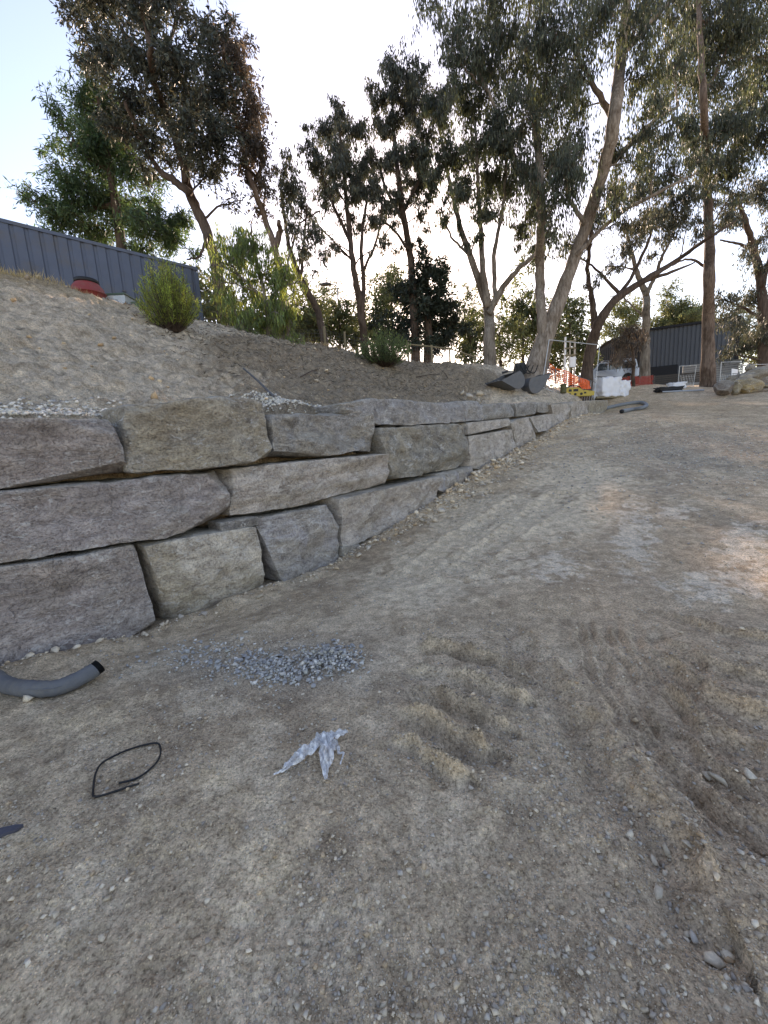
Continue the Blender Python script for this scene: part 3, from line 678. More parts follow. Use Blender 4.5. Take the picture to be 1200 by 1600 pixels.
def block(top, bot, color, tan=.3, t=0.0, depth=.85, cuts=5, rough=1.0, label=None, res=.030, cutd=.16):
    NSEED[0] += 1; sd = NSEED[0]; rg = np.random.default_rng(sd*13+5)
    T = [on_wall(a, b, t) for a, b in top]; B = [on_wall(a, b, t) for a, b in bot]
    T = np.array(T); B = np.array(B)
    L = max(np.linalg.norm(T[-1]-T[0]), .05); H = max(np.linalg.norm(T.mean(0)-B.mean(0)), .04)
    res = res*max(1, np.linalg.norm(T.mean(0))/6)
    nu = int(np.clip(L/res, 6, 110)); nv = int(np.clip(H/res, 5, 40)); nw = int(np.clip(depth/res*.5, 4, 14))
    q, Fc = cube_surface(nu, nv, nw)
    rho = min(.028, H*.14, L*.14)*rough**.5
    loc = q*np.array([L, H, depth]); dim = np.array([L, H, depth])
    inner = np.clip(loc, rho, dim-rho); d = loc-inner; ln = np.linalg.norm(d, axis=1)
    nrm = np.where(ln[:, None] > 1e-9, d/np.maximum(ln, 1e-9)[:, None], 0)
    loc = inner+nrm*rho*np.minimum(1, 1)
    cen = dim/2
    # fracture planes: mostly bite the front upper / lower edges and corners
    for _ in range(cuts):
        n = np.array([rg.normal()*.8, rg.normal()*.9, -abs(rg.normal())-.25]); n /= np.linalg.norm(n)
        ext = np.abs(n)@cen; dd = ext*(1-rg.uniform(.03, cutd*1.6))
        ext2 = np.array([np.sign(n[0])*L/2, np.sign(n[1])*H/2, -depth/2])@n
        dd = ext2-rg.uniform(.02, cutd*.95)*min(1, H/.6)
        k = (loc-cen)@n-dd; loc = loc-np.clip(k, 0, None)[:, None]*n
    wpos = loc+np.array([sd*7.3, sd*3.1, 0])
    amp = rough*min(1, H/.5)
    nz = fbm3(wpos*2.2, 7, 3)*.035*amp
    # layered flaking: step-like terraces
    f = fbm3(wpos*np.array([1.6, 2.8, 1.6])+5, 31, 3)*5; ter = (np.floor(f)+sstep(.75, 1, f-np.floor(f)))/5
    # conchoidal facets: nearest-cell tilted planes with sharp creases
    fw_ = np.clip(-nrm[:, 2], 0, 1)
    def plane(): return rg.normal()*.012+(loc[:, 0]-rg.uniform(.1, .9)*L)*rg.normal()*.085/max(1, L/1.2)+(loc[:, 1]-rg.uniform(.1, .9)*H)*rg.normal()*.13
    env = np.maximum.reduce([np.minimum.reduce([plane() for _ in range(3)]) for _ in range(int(np.clip(L*1.6, 2, 5)))]); env = np.clip((env-np.median(env))*1.9, -.13, .085)
    wob_ = .02*fbm3(wpos*2.5, 43, 2)
    zw = 1-sstep(0, .55*depth, loc[:, 2])
    loc[:, 2] -= zw*amp*(env+wob_+ter*.06)
    nz = nz*1.1+fbm3(wpos*9, 19, 3)*.010*amp+fbm3(wpos*26, 29, 2)*.005*amp
    loc = loc+nrm*0
    side = np.where(ln[:, None] > 1e-9, nrm, 0)
    loc = loc+side*nz[:, None]
    # map to the wall: u along top/bottom polylines, v down, w into the bank
    u = loc[:, 0]/L; v = loc[:, 1]/H
    uc = np.clip(u, 0, 1); tp = polyat(T, uc); bp = polyat(B, uc)
    pos = tp+(bp-tp)*v[:, None]
    pos[:, :2] += np.outer((u-uc)*L, WD)
    pos[:, :2] += np.outer(loc[:, 2], WN)
    c = pos.mean(0)
    o = mesh_obj('stone_block', pos, Fc[:, ::-1], M['rock'], wall, True, None, c)
    o.color = (*[min(.6, k_*1.28) for k_ in color], tan)
    me = o.data
    try: me.set_sharp_from_angle(angle=math.radians(38))
    except Exception: pass
    if label: o['label'] = label
    return o
DK = (.285, .248, .228); TN = (.42, .372, .305); GY = (.40, .355, .31); BG = (.31, .293, .288); LG = (.44, .40, .355)
# bottom course
block([(-150, 912), (0, 886), (120, 869), (217, 852)], [(-150, 1085), (0, 1054), (120, 1025), (246, 985)], DK, .12, 0, .9, 4, .7, 'dark purplish-brown block with pale scratches, lowest at left')
block([(224, 853), (300, 838), (400, 823)], [(266, 976), (340, 955), (418, 922)], TN, .55, .0, .85, 5, .8, 'square tan block with a dark stain, in the lowest course')
block([(406, 811), (460, 800), (518, 790)], [(440, 910), (453, 917), (495, 899), (537, 882)], BG, .4, .0, .8, 5, 1.0, 'tilted blue-grey block in the lowest course')
block([(530, 778), (610, 760), (692, 743)], [(538, 858), (560, 850), (607, 830), (650, 812), (684, 791)], GY, .15, .0, .85, 5, 1.0)
block([(687, 741), (710, 735), (741, 728)], [(686, 766), (703, 773), (743, 752)], BG, .5, .02, .8, 3, .8)
block([(345, 817), (375, 811), (404, 807)], [(347, 833), (375, 826), (405, 820)], (.16, .15, .14), .1, .03, .35, 3, .5, 'thin dark chock stone wedged between courses', .03, .05)
block([(535, 855), (563, 850)], [(536, 870), (563, 866)], (.27, .24, .2), .2, -.03, .3, 3, .5, None, .03, .05)
# middle course
block([(-170, 786), (0, 768), (180, 752), (352, 735)], [(-170, 910), (0, 880), (120, 862), (247, 843), (361, 808)], DK, .1, .07, .9, 5, 1.0, 'very long dark brown block in the middle course')
block([(356, 733), (480, 720), (607, 707)], [(366, 808), (470, 793), (560, 769), (611, 755)], GY, .25, .07, .9, 4, .9, 'long grey-brown block in the middle course')
block([(590, 668), (660, 664), (728, 660)], [(613, 748), (660, 744), (700, 736), (731, 724)], (.22, .205, .175), .45, .10, .9, 6, 1.5, 'mottled dark and tan block with a rough pitted face')
block([(731, 660), (770, 656), (797, 653)], [(732, 680), (765, 673), (797, 665)], LG, .2, .12, .8, 3, .7)
block([(732, 681), (770, 675), (800, 670)], [(738, 733), (760, 733), (785, 725), (810, 711)], LG, .3, .12, .85, 4, .7)
block([(796, 657), (815, 653), (830, 651)], [(811, 703), (825, 697), (839, 690)], LG, .25, .13, .85, 4, .7)
block([(831, 651), (850, 648), (866, 646)], [(840, 678), (855, 676), (873, 666)], LG, .2, .13, .85, 3, .6)
block([(859, 632), (875, 631), (889, 631)], [(873, 666), (884, 662), (894, 657)], LG, .25, .13, .85, 3, .7)
block([(890, 628), (905, 627), (919, 626)], [(894, 653), (905, 653), (921, 648)], LG, .3, .12, .85, 4, .8)
block([(920, 626), (935, 625), (950, 625)], [(921, 649), (935, 648), (947, 644)], (.33, .29, .22), .5, .12, .85, 3, .7, 'squared tan block at the far end of the wall')
# continuation of the wall past the left picture edge
block([(-700, 1002), (-420, 957), (-158, 914)], [(-700, 1224), (-420, 1153), (-158, 1087)], GY, .3, 0, .9, 4, .8)
block([(-700, 838), (-420, 811), (-178, 787)], [(-700, 998), (-420, 955), (-178, 911)], DK, .2, .07, .9, 4, .9)
block([(-700, 640), (-420, 645), (-168, 650)], [(-700, 832), (-420, 806), (-168, 784)], GY, .3, .14, .85, 4, .8)
# top course
block([(-160, 650), (0, 653), (90, 654), (178, 653)], [(-160, 790), (0, 765), (100, 752), (207, 738)], DK, .1, .14, .85, 3, .6, 'smooth dark brown block in the top course at left')
block([(203, 628), (300, 622), (380, 623), (414, 626)], [(208, 737), (300, 733), (380, 722), (428, 716)], (.27, .24, .19), .5, .06, .95, 6, 1.2, 'big tan and blue-grey block, largest of the top course')
block([(424, 648), (500, 646), (583, 645)], [(432, 713), (513, 711), (588, 703)], (.25, .24, .225), .35, .14, .85, 6, 1.2, 'grey block with fractured facets below a gravel heap')
block([(535, 630), (580, 622), (620, 623), (680, 629), (747, 625), (757, 631)], [(541, 645), (590, 664), (640, 664), (693, 662), (758, 657)], (.27, .26, .25), .25, .20, .9, 6, 1.2, 'long pale block with a split pointed end in the top course')
block([(756, 632), (780, 630), (804, 629)], [(759, 656), (785, 655), (809, 651)], (.27, .26, .24), .15, .20, .85, 4, .9)
block([(806, 629), (825, 627), (840, 628)], [(811, 651), (825, 649), (838, 646)], (.26, .25, .235), .1, .20, .85, 4, .9)
block([(841, 629), (850, 628), (859, 629)], [(841, 644), (850, 645), (859, 644)], (.28, .265, .24), .2, .20, .85, 3, .7)

# ---------------------------------------------------------------- trees
LEAF = {
 'gum': leaf_mat('gum_leaves', (.062, .072, .054), .30, (.13, .15, .06)),
 'gum2': leaf_mat('grey_gum_leaves', (.072, .08, .064), .28, (.13, .13, .07)),
 'wood': leaf_mat('blackwood_leaves', (.050, .060, .050), .25, (.10, .10, .06)),
 'brown': leaf_mat('dry_brown_leaves', (.085, .070, .058), .28, (.15, .11, .07)),
 'feath': leaf_mat('feathery_leaves', (.045, .080, .045), .30, (.14, .22, .06)),
 'weep': leaf_mat('weeping_leaves', (.10, .145, .06), .42, (.36, .42, .08)),
 'conif': leaf_mat('dark_cypress_leaves', (.032, .045, .034), .15, (.06, .08, .04)),
 'bush': leaf_mat('scrub_leaves', (.075, .095, .05), .35, (.22, .24, .08)),
 'pine': leaf_mat('bright_shrub_needles', (.19, .24, .055), .45, (.50, .55, .09)),
 'pine2': leaf_mat('green_shrub_needles', (.085, .135, .06), .40, (.26, .34, .09)),
}
def nz3(v): return v/np.maximum(np.linalg.norm(v, axis=-1, keepdims=True), 1e-9)
def leaves_mesh(pos, dirn, L, W, r):
    n = len(pos); dirn = nz3(dirn); sd = nz3(np.cross(dirn, r.normal(size=(n, 3))))
    L = L[:, None]; W = W[:, None]; mid = pos+dirn*L*.45
    V = np.stack([pos, mid+sd*W*.5, pos+dirn*L, mid-sd*W*.5], 1).reshape(-1, 3)
    Fq = (np.arange(n)*4)[:, None]+np.array([0, 1, 2, 3]); return V, Fq
class Tree:
    def __init__(s, seed): s.r = np.random.default_rng(seed); s.w = MB(); s.nodes = []; s.leaf = []
    def stem(s, pts, rad, sides=9, n=6, jit=.02):
        p = smooth_path(pts, n); k = len(p); rd = np.interp(np.linspace(0, 1, k), np.linspace(0, 1, len(rad)), rad)
        p[1:-1] += s.r.normal(size=(k-2, 3))*jit
        s.w.tube(p, rd*(1+s.r.normal(size=k)*.04), sides)
        for q, a in zip(p, rd): s.nodes.append((*q, a))
        return p
    def branch(s, c, r0=None, bend=.25, avoid_below=True):
        nd = np.array(s.nodes); c = np.asarray(c); d = np.linalg.norm(nd[:, :3]-c, axis=1)
        pen = np.clip(nd[:, 2]-c[2]+.3, 0, None)*1.6
        i = int(np.argmin(d+pen)); a = nd[i, :3]; L = d[i]
        if L < .05: return np.array([a, c])
        ra = min(nd[i, 3]*.75, .015+.022*L) if r0 is None else r0
        mid = (a+c)/2+np.array([0, 0, .12*L])+s.r.normal(size=3)*bend*L*.35
        t = np.linspace(0, 1, max(5, int(L/.35)+3))[:, None]; p = (1-t)**2*a+2*t*(1-t)*mid+t*t*c
        p[1:-1] += s.r.normal(size=(len(p)-2, 3))*.02*L**.5
        rd = np.linspace(ra, max(.010, ra*.35), len(p)); s.w.tube(p, rd, 5 if ra > .03 else 4)
        for q, b in zip(p[1:], rd[1:]): s.nodes.append((*q, b))
        return p
    def clump(s, c, rx, ry, rz, n, twigs, L, W, droop=.8, shell=.5, tw_r=.006, hang=0.0, spread=.25):
        """twigs fan out from the clump's branch and carry leaves"""
        p = s.branch(c); c = np.asarray(c); R = np.array([rx, ry, rz])
        e = nz3(s.r.normal(size=(twigs, 3)))*(s.r.uniform(size=(twigs, 1))**(1/2.2))*R
        e[:, 2] -= hang*np.abs(e[:, 2])*.0
        per = max(3, int(n/twigs))
        k0 = max(0, int(len(p)*.45))
        for q in e:
            a = p[s.r.integers(k0, len(p))]; b = c+q; mid = (a+b)/2+np.array([0, 0, .15*np.linalg.norm(b-a)])
            b2 = b-np.array([0, 0, hang*s.r.uniform(.3, 1)])
            tt = np.linspace(0, 1, 5)[:, None]; tw = (1-tt)**2*a+2*tt*(1-tt)*mid+tt*tt*b
            if hang: tw = np.vstack([tw, b2[None]])
            s.w.tube(tw, np.linspace(tw_r*1.6, tw_r*.6, len(tw)), 3, False)
            u = s.r.uniform(.35, 1, per)*(len(tw)-1); i0 = np.minimum(u.astype(int), len(tw)-2); f = (u-i0)[:, None]
            pos = tw[i0]*(1-f)+tw[i0+1]*f+s.r.normal(size=(per, 3))*spread*np.array([1, 1, .8])*R.mean()*.45
            d = s.r.normal(size=(per, 3))*(1-droop*.75)+np.array([0, 0, -droop*1.3])+.4*nz3(b-a)*(1-droop)
            s.leaf.append(np.c_[pos, d, L*s.r.uniform(.6, 1.25, per), W*s.r.uniform(.7, 1.25, per), np.full(per, np.clip(1+s.r.normal()*.28, .5, 1.8))])
    def build(s, name, base, label, bark, leafm, group=None, cat='tree'):
        root = thing(name, base, label, cat, group)
        if s.w.n: s.w.build('trunk', M[bark], root, True)
        lf = np.concatenate(s.leaf); V, Fq = leaves_mesh(lf[:, :3], lf[:, 3:6], lf[:, 6], lf[:, 7], s.r)
        br = np.repeat(lf[:, 8]*np.clip(1+s.r.normal(size=len(lf))*.22, .5, 1.7), 4); hue = np.repeat(s.r.normal(size=len(lf))*.07, 4)
        col = np.stack([br*(1+hue), br, br*(1-hue)], -1)
        mesh_obj('crown', V, Fq, LEAF[leafm], root, False, col, V.mean(0)); return root

def px_tree(name, label, Y, stems, clumps, bark, leafm, seed, dens=1.0, L=.24, W=.06, droop=.85, dz=1.3, group=None, hang=0.0, basey=None, twf=1.0, spread=.25):
    T = Tree(seed); r = T.r; mp = mpp(Y)*1.04; base = None; L *= 1.08; W *= 1.12
    for si, stp in enumerate(stems):
        off = r.normal()*.25 if si else 0
        pts = []
        for k, (a, b, w_) in enumerate(stp):
            q = at(a, b, Y+off*min(1, k)+(.25*k*r.normal() if k > 1 else 0)); pts.append(q)
        rad = [w_*mp/2 for a, b, w_ in stp]
        if si == 0:
            g = pts[0].copy(); zb = hz(g[0], g[1]); pts[0][2] = min(pts[0][2], zb+.1)
            foot = np.array([g[0], g[1], zb-.25]); base = np.array([g[0], g[1], zb])
            pts = [foot, foot+np.array([0, 0, .3])]+([] if pts[0][2] < zb+.12 else [pts[0]])+pts[1:]
            rad = [rad[0]*1.35, rad[0]*1.15]+([] if len(pts) == len(rad)+1 else [rad[0]])+rad[1:]
        T.stem(pts, rad, 11 if si == 0 else 8)
    cl = []
    for c in clumps:
        a, b, rx, ry = c[:4]; rx *= 1.14; ry *= 1.14; cl.append((at(a, b, Y+r.normal()*dz), rx*mp, ry*mp, c[4] if len(c) > 4 else 1.0, rx*ry))
    for c, rx, rz, dn, ar in list(cl):
        for _ in range(2):
            o_ = nz3(r.normal(size=3))*np.array([rx, rx, rz])*r.uniform(.85, 1.35); k_ = r.uniform(.4, .65)
            cl.append((c+o_, rx*k_, rz*k_, dn*.8, ar*k_*k_))
    nd = np.array(T.nodes)[:, :3]
    cl.sort(key=lambda c: np.min(np.linalg.norm(nd-c[0], axis=1)))
    for c, rx, rz, dn, ar in cl:
        la = L*W/(mp*mp)*.36
        n = int(1.0*dens*dn*ar*3.14*1.15/la); tw = int(np.clip((10+ar/70)*twf, 8, 46))
        T.clump(c, rx, max(rx, rz)*.95, rz, n, tw, L, W, droop, hang=hang, spread=spread)
    return T.build(name, base, label, bark, leafm, group)

GT = 'trees standing along the top of the bank'
# feathery green acacia behind the container
px_tree('acacia_tree', 'dense dark green feathery tree behind the left end of the container', 21.5,
        [[(195, 430, 14), (185, 350, 11), (168, 240, 8), (150, 130, 4)], [(185, 350, 8), (225, 330, 5), (262, 372, 3)], [(180, 320, 7), (130, 330, 5), (95, 345, 3)], [(175, 270, 6), (130, 240, 4), (105, 200, 2)]],
        [(148, 115, 26, 30), (118, 150, 22, 22, .6), (125, 190, 36, 32), (180, 180, 38, 36), (145, 245, 50, 36), (200, 260, 36, 36), (105, 275, 32, 26, .8), (110, 305, 42, 28), (172, 315, 52, 36), (100, 345, 45, 28), (215, 340, 40, 32), (255, 345, 30, 28),
         (150, 365, 48, 24), (265, 380, 24, 24, .8), (225, 390, 40, 20), (85, 225, 16, 14, .5), (82, 325, 22, 18, .7), (170, 225, 40, 34)],
        'bark_b', 'feath', 31, 1.35, .30, .05, .45, 1.0, GT)
# big blackwood over the container
px_tree('blackwood_tree', 'tall dark forked tree with brownish crown leaning over the container', 18.5,
        [[(349, 505, 17), (340, 430, 15), (320, 355, 14), (297, 303, 13), (284, 250, 9), (262, 180, 8), (240, 125, 7), (232, 60, 5), (225, -20, 4)], [(297, 303, 10), (268, 280, 9), (246, 262, 7), (222, 215, 5), (195, 160, 4)],
         [(240, 125, 6), (205, 70, 5), (170, 20, 4), (130, -30, 3)], [(240, 130, 5), (262, 70, 4), (285, 10, 3)], [(290, 285, 7), (300, 220, 6), (315, 150, 4), (335, 80, 3)], [(325, 365, 5), (312, 400, 3), (292, 405, 2)]],
        [(135, 20, 30, 32, .8), (190, 10, 42, 34), (250, 20, 38, 36), (170, 75, 42, 38), (228, 95, 42, 40), (283, 90, 34, 38), (200, 155, 42, 34), (258, 165, 46, 42), (308, 160, 40, 42), (240, 225, 38, 30), (298, 220, 42, 34), (330, 85, 28, 34),
         (345, 150, 32, 42), (345, 215, 34, 36), (335, 270, 30, 26, .8), (270, -25, 45, 30), (160, -30, 40, 30), (220, -60, 50, 40), (270, 250, 30, 22, .7), (210, 200, 30, 24), (225, 265, 16, 14, .5)],
        'bark_b', 'wood', 32, 1.15, .22, .06, .35, 1.2, GT)
px_tree('rusty_crowned_tree', 'slender leaning tree with rusty brown leaves right of the dark forked tree', 19.5,
        [[(447, 480, 9), (437, 420, 9), (415, 345, 8), (395, 290, 7), (375, 220, 5), (362, 140, 4), (350, 80, 3)], [(395, 290, 5), (410, 250, 4), (405, 190, 3)], [(428, 390, 9), (437, 365, 8), (436, 345, 5)]],
        [(350, 60, 22, 20), (372, 90, 24, 28), (345, 110, 24, 24), (385, 130, 22, 32), (395, 180, 24, 32), (375, 200, 26, 28), (405, 235, 22, 32), (385, 260, 22, 24), (415, 290, 18, 28), (400, 325, 16, 20, .6), (360, 170, 20, 26)],
        'bark_r', 'brown', 33, 1.0, .20, .06, .6, .8, GT)
px_tree('weeping_young_gum', 'young gum with bright green weeping leaves hanging down the bank', 15.8,
        [[(420, 535, 5), (415, 470, 5), (400, 400, 4), (392, 350, 2)], [(415, 480, 4), (445, 430, 3), (452, 390, 2)], [(412, 470, 3), (375, 430, 3), (352, 400, 2)]],
        [(345, 410, 18, 34, .7), (372, 390, 24, 30, .8), (400, 380, 26, 30), (380, 440, 30, 34), (420, 430, 28, 34), (448, 430, 22, 36, .9), (400, 490, 32, 30), (440, 485, 26, 34), (365, 480, 22, 30, .8), (425, 525, 22, 24), (455, 530, 14, 26, .7), (385, 520, 20, 22, .7),
         (335, 440, 12, 26, .5)],
        'bark_g', 'weep', 34, 1.05, .20, .035, 1.0, .8, GT, .25)
px_tree('leaning_gum', 'thin bare-stemmed gum leaning left above the fence', 21,
        [[(510, 532, 10), (497, 490, 9), (470, 435, 8), (452, 385, 6), (443, 330, 4), (438, 280, 3)], [(500, 500, 7), (482, 455, 6), (462, 425, 4)], [(470, 430, 5), (475, 370, 3), (480, 320, 2)], [(455, 390, 3), (470, 350, 2), (500, 330, 2)]],
        [(450, 290, 20, 24, .8), (470, 320, 24, 26, .8), (492, 362, 18, 26, .7), (455, 350, 18, 24, .6), (480, 395, 16, 18, .5), (505, 400, 12, 18, .5), (440, 270, 16, 16, .6)],
        'bark_b', 'gum2', 35, 1.3, .22, .05, .85, .9, GT)
px_tree('slender_gum', 'slender upright gum with several thin stems in front of the sun glow', 24,
        [[(572, 530, 11), (562, 475, 10), (552, 420, 8), (544, 340, 6), (536, 260, 5), (531, 190, 3)], [(566, 520, 7), (568, 450, 6), (565, 380, 5), (575, 300, 3)], [(548, 380, 5), (525, 330, 4), (508, 285, 3)], [(570, 420, 4), (590, 370, 3), (597, 320, 2)], [(548, 405, 3), (505, 360, 2), (490, 350, 2)]],
        [(530, 172, 22, 18), (508, 205, 26, 20), (552, 200, 26, 22), (490, 240, 20, 18), (530, 245, 32, 24), (575, 245, 20, 28), (556, 295, 28, 24), (512, 300, 24, 20, .8), (592, 300, 18, 24), (545, 345, 20, 18, .7), (580, 340, 16, 18, .6), (500, 270, 20, 18, .7), (515, 380, 12, 14, .4), (600, 375, 14, 16, .5)],
        'bark_b', 'gum2', 36, 1.6, .24, .055, .85, 1.1, GT)
px_tree('tall_gum', 'tall gum whose trunk crosses the sun above the dark cypress', 27,
        [[(648, 520, 12), (646, 460, 11), (640, 395, 9), (630, 335, 8), (622, 270, 6), (615, 200, 4), (612, 130, 3)], [(633, 350, 5), (605, 300, 4), (592, 260, 3)], [(630, 330, 5), (655, 280, 4), (668, 220, 3)], [(638, 390, 4), (605, 350, 3), (585, 360, 2)]],
        [(622, 105, 26, 20), (652, 120, 26, 22), (600, 145, 20, 24), (638, 165, 34, 28), (606, 200, 24, 28), (662, 220, 24, 30), (628, 245, 28, 24), (592, 260, 16, 20), (652, 290, 24, 24), (605, 320, 20, 20, .7), (585, 350, 14, 16, .6), (660, 335, 16, 18, .5), (622, 300, 18, 18, .7), (680, 170, 22, 26), (640, 380, 14, 12, .5)],
        'bark_b', 'gum2', 37, 1.6, .26, .06, .85, 1.2, GT)
px_tree('multi_stemmed_gum', 'gum with three stems rising from one base at the end of the rail fence', 24.5,
        [[(766, 572, 17), (764, 520, 15), (762, 480, 14), (742, 420, 9), (718, 350, 7), (702, 280, 5), (690, 215, 3)], [(762, 480, 11), (755, 420, 8), (750, 345, 6), (746, 260, 4), (742, 190, 3)], [(764, 490, 10), (778, 462, 9), (805, 425, 7), (838, 395, 5), (862, 350, 3)],
         [(775, 470, 7), (772, 400, 6), (785, 330, 4), (790, 260, 3)], [(735, 400, 4), (705, 370, 3), (690, 330, 2)]],
        [(690, 175, 28, 28), (728, 165, 32, 28), (700, 235, 28, 28), (745, 230, 28, 32), (782, 215, 28, 30), (680, 285, 18, 20), (722, 300, 24, 24, .8), (790, 290, 28, 32), (758, 330, 22, 20, .7), (692, 345, 14, 18, .6), (812, 355, 24, 22, .7), (765, 275, 22, 24), (660, 250, 18, 22), (835, 385, 18, 14, .5), (735, 375, 14, 12, .4)],
        'bark_g', 'gum', 38, 1.5, .26, .06, .9, 1.2, GT)
px_tree('great_leaning_gum', 'biggest gum, leaning pale trunk with ribbons of bark and hanging foliage', 22.5,
        [[(832, 588, 33), (848, 540, 26), (866, 490, 21), (890, 425, 17), (918, 345, 16), (944, 262, 14), (962, 170, 15), (972, 70, 12), (985, -40, 9), (995, -140, 6)],
         [(850, 540, 16), (846, 490, 14), (843, 420, 13), (846, 330, 11), (842, 240, 9), (830, 150, 7), (820, 60, 5)],
         [(946, 262, 9), (985, 225, 7), (1020, 190, 5), (1060, 165, 3)], [(960, 190, 8), (925, 130, 6), (890, 60, 4)], [(915, 350, 7), (890, 310, 5), (880, 240, 4)], [(970, 90, 7), (1010, 40, 5), (1050, 0, 3)], [(900, 400, 6), (960, 340, 5), (1030, 300, 4), (1090, 270, 2)],
         [(845, 330, 6), (805, 250, 5), (775, 170, 4), (740, 100, 3)]],
        [(700, 85, 22, 32), (718, 25, 38, 40), (768, 20, 42, 44), (828, 25, 42, 48), (742, 90, 36, 36), (800, 100, 42, 44), (858, 90, 36, 48), (820, 180, 40, 44), (868, 170, 30, 48), (848, 250, 36, 46), (822, 285, 24, 40), (870, 320, 30, 46), (897, 270, 22, 40), (838, 345, 20, 36),
         (888, 20, 38, 40), (935, 25, 28, 44, .8), (900, 130, 24, 40, .8), (990, 40, 30, 50), (1030, 30, 36, 44), (1005, 125, 28, 38), (1015, 215, 34, 34), (985, 255, 26, 30), (1040, 270, 30, 26), (905, 200, 20, 34, .7), (960, 310, 26, 26, .7), (780, 190, 26, 36), (800, -40, 60, 30), (930, -50, 60, 30), (1050, 110, 30, 40), (880, 385, 20, 24, .7), (762, 150, 30, 34)],
        'bark_h', 'gum', 39, .98, .25, .05, 1.0, 1.5, GT, .35)
px_tree('spreading_gum', 'dark gum with long branches spreading right over the pallet', 26.5,
        [[(914, 592, 17), (922, 550, 15), (936, 505, 13), (962, 468, 10), (1008, 437, 8), (1060, 405, 6), (1110, 370, 4), (1150, 345, 2)], [(930, 515, 10), (925, 470, 8), (918, 420, 6), (925, 360, 4)], [(945, 490, 7), (985, 435, 5), (1010, 385, 4), (1025, 340, 2)], [(1000, 442, 5), (1050, 425, 4), (1085, 410, 2)], [(970, 462, 5), (930, 420, 3), (900, 400, 2)]],
        [(958, 300, 32, 26, .8), (1000, 300, 26, 20, .8), (932, 345, 24, 28, .7), (900, 385, 16, 24, .5), (1015, 345, 24, 18, .6), (1050, 330, 24, 18, .7), (1090, 350, 24, 16, .6), (985, 380, 16, 16, .4), (1140, 335, 20, 18, .6), (935, 430, 12, 14, .3), (1070, 300, 26, 20)],
        'bark_b', 'gum2', 40, 1.25, .26, .055, .9, 1.2, GT)
px_tree('spotted_gum', 'straight gum with blotched bark in front of the dark shed', 31,
        [[(1008, 592, 13), (1008, 540, 11), (1010, 490, 10), (1009, 460, 9), (995, 425, 6), (985, 385, 4), (975, 350, 3)], [(1009, 462, 7), (1022, 435, 5), (1035, 400, 4), (1050, 370, 2)], [(1010, 500, 3), (990, 480, 2), (975, 465, 2)]],
        [(995, 365, 30, 20, .7), (1040, 372, 28, 18, .7), (970, 395, 20, 18, .6), (1060, 345, 24, 18, .7), (1015, 400, 18, 14, .5), (955, 420, 14, 14, .5), (1025, 335, 26, 20)],
        'bark_g', 'gum2', 41, .95, .28, .06, .85, 1.0, GT)
px_tree('straight_gum', 'tall straight gum with ragged red-brown bark right of the shed middle', 29,
        [[(1106, 606, 19), (1106, 560, 16), (1107, 500, 14), (1108, 430, 13), (1108, 360, 12), (1104, 280, 10), (1100, 180, 8), (1095, 80, 6), (1090, -20, 4)], [(1106, 300, 7), (1135, 250, 5), (1160, 200, 4)], [(1104, 260, 7), (1075, 215, 5), (1050, 180, 3)], [(1100, 150, 5), (1130, 90, 4), (1150, 40, 3)], [(1108, 420, 4), (1075, 405, 3), (1050, 415, 2)]],
        [(1070, 60, 38, 42), (1110, 40, 40, 44), (1155, 40, 42, 42), (1195, 60, 30, 48), (1085, 130, 36, 40), (1130, 130, 42, 42), (1180, 140, 36, 44), (1070, 205, 36, 28), (1115, 210, 40, 32), (1160, 220, 38, 34), (1195, 215, 22, 36), (1100, 265, 34, 22), (1140, 275, 26, 22, .8), (1060, -20, 45, 30), (1140, -30, 50, 34), (1085, 300, 20, 16, .6)],
        'bark_r', 'gum', 42, 1.1, .28, .06, .95, 1.6, GT, .3)
px_tree('edge_gum', 'gum with low foliage at the right edge beside the boulder pile', 33,
        [[(1194, 590, 15), (1193, 520, 13), (1190, 450, 11), (1178, 390, 8), (1165, 345, 6), (1150, 310, 4)], [(1190, 450, 7), (1205, 390, 5), (1212, 330, 4)], [(1192, 500, 5), (1160, 480, 3), (1135, 470, 2)], [(1178, 390, 4), (1150, 380, 3), (1125, 375, 2)]],
        [(1180, 295, 34, 32), (1145, 320, 26, 22, .8), (1195, 370, 26, 32), (1165, 400, 18, 16, .6), (1140, 465, 22, 18, .8), (1178, 460, 24, 28), (1150, 510, 20, 24, .9), (1190, 525, 22, 30, .9), (1160, 545, 22, 18, .8), (1130, 500, 12, 16, .6)],
        'bark_b', 'gum2', 43, .95, .28, .06, .8, 1.2, GT)
px_tree('dark_cypress', 'dense almost black cypress behind the rail fence', 27.5,
        [[(668, 545, 14), (668, 480, 9), (666, 410, 4)]],
        [(668, 415, 18, 22), (690, 440, 20, 22), (655, 445, 26, 26), (700, 475, 22, 24), (670, 480, 32, 28), (635, 475, 18, 18, .8), (705, 510, 20, 26), (675, 520, 34, 26), (640, 510, 28, 22), (610, 520, 26, 20), (595, 505, 20, 16, .8), (690, 535, 30, 18), (630, 535, 30, 16)],
        'bark_b', 'conif', 44, 2.0, .26, .08, .2, .8, GT)
px_tree('dying_wattle', 'small tree with drooping rust-brown dead foliage against the shed', 30,
        [[(990, 592, 4), (990, 560, 4), (985, 530, 3), (978, 512, 2)]],
        [(970, 528, 18, 14), (985, 520, 16, 12), (965, 550, 14, 18, .8), (995, 540, 14, 16, .6), (978, 570, 12, 14, .5)],
        'bark_b', 'brown', 45, .9, .25, .05, .95, .5, None, .3)
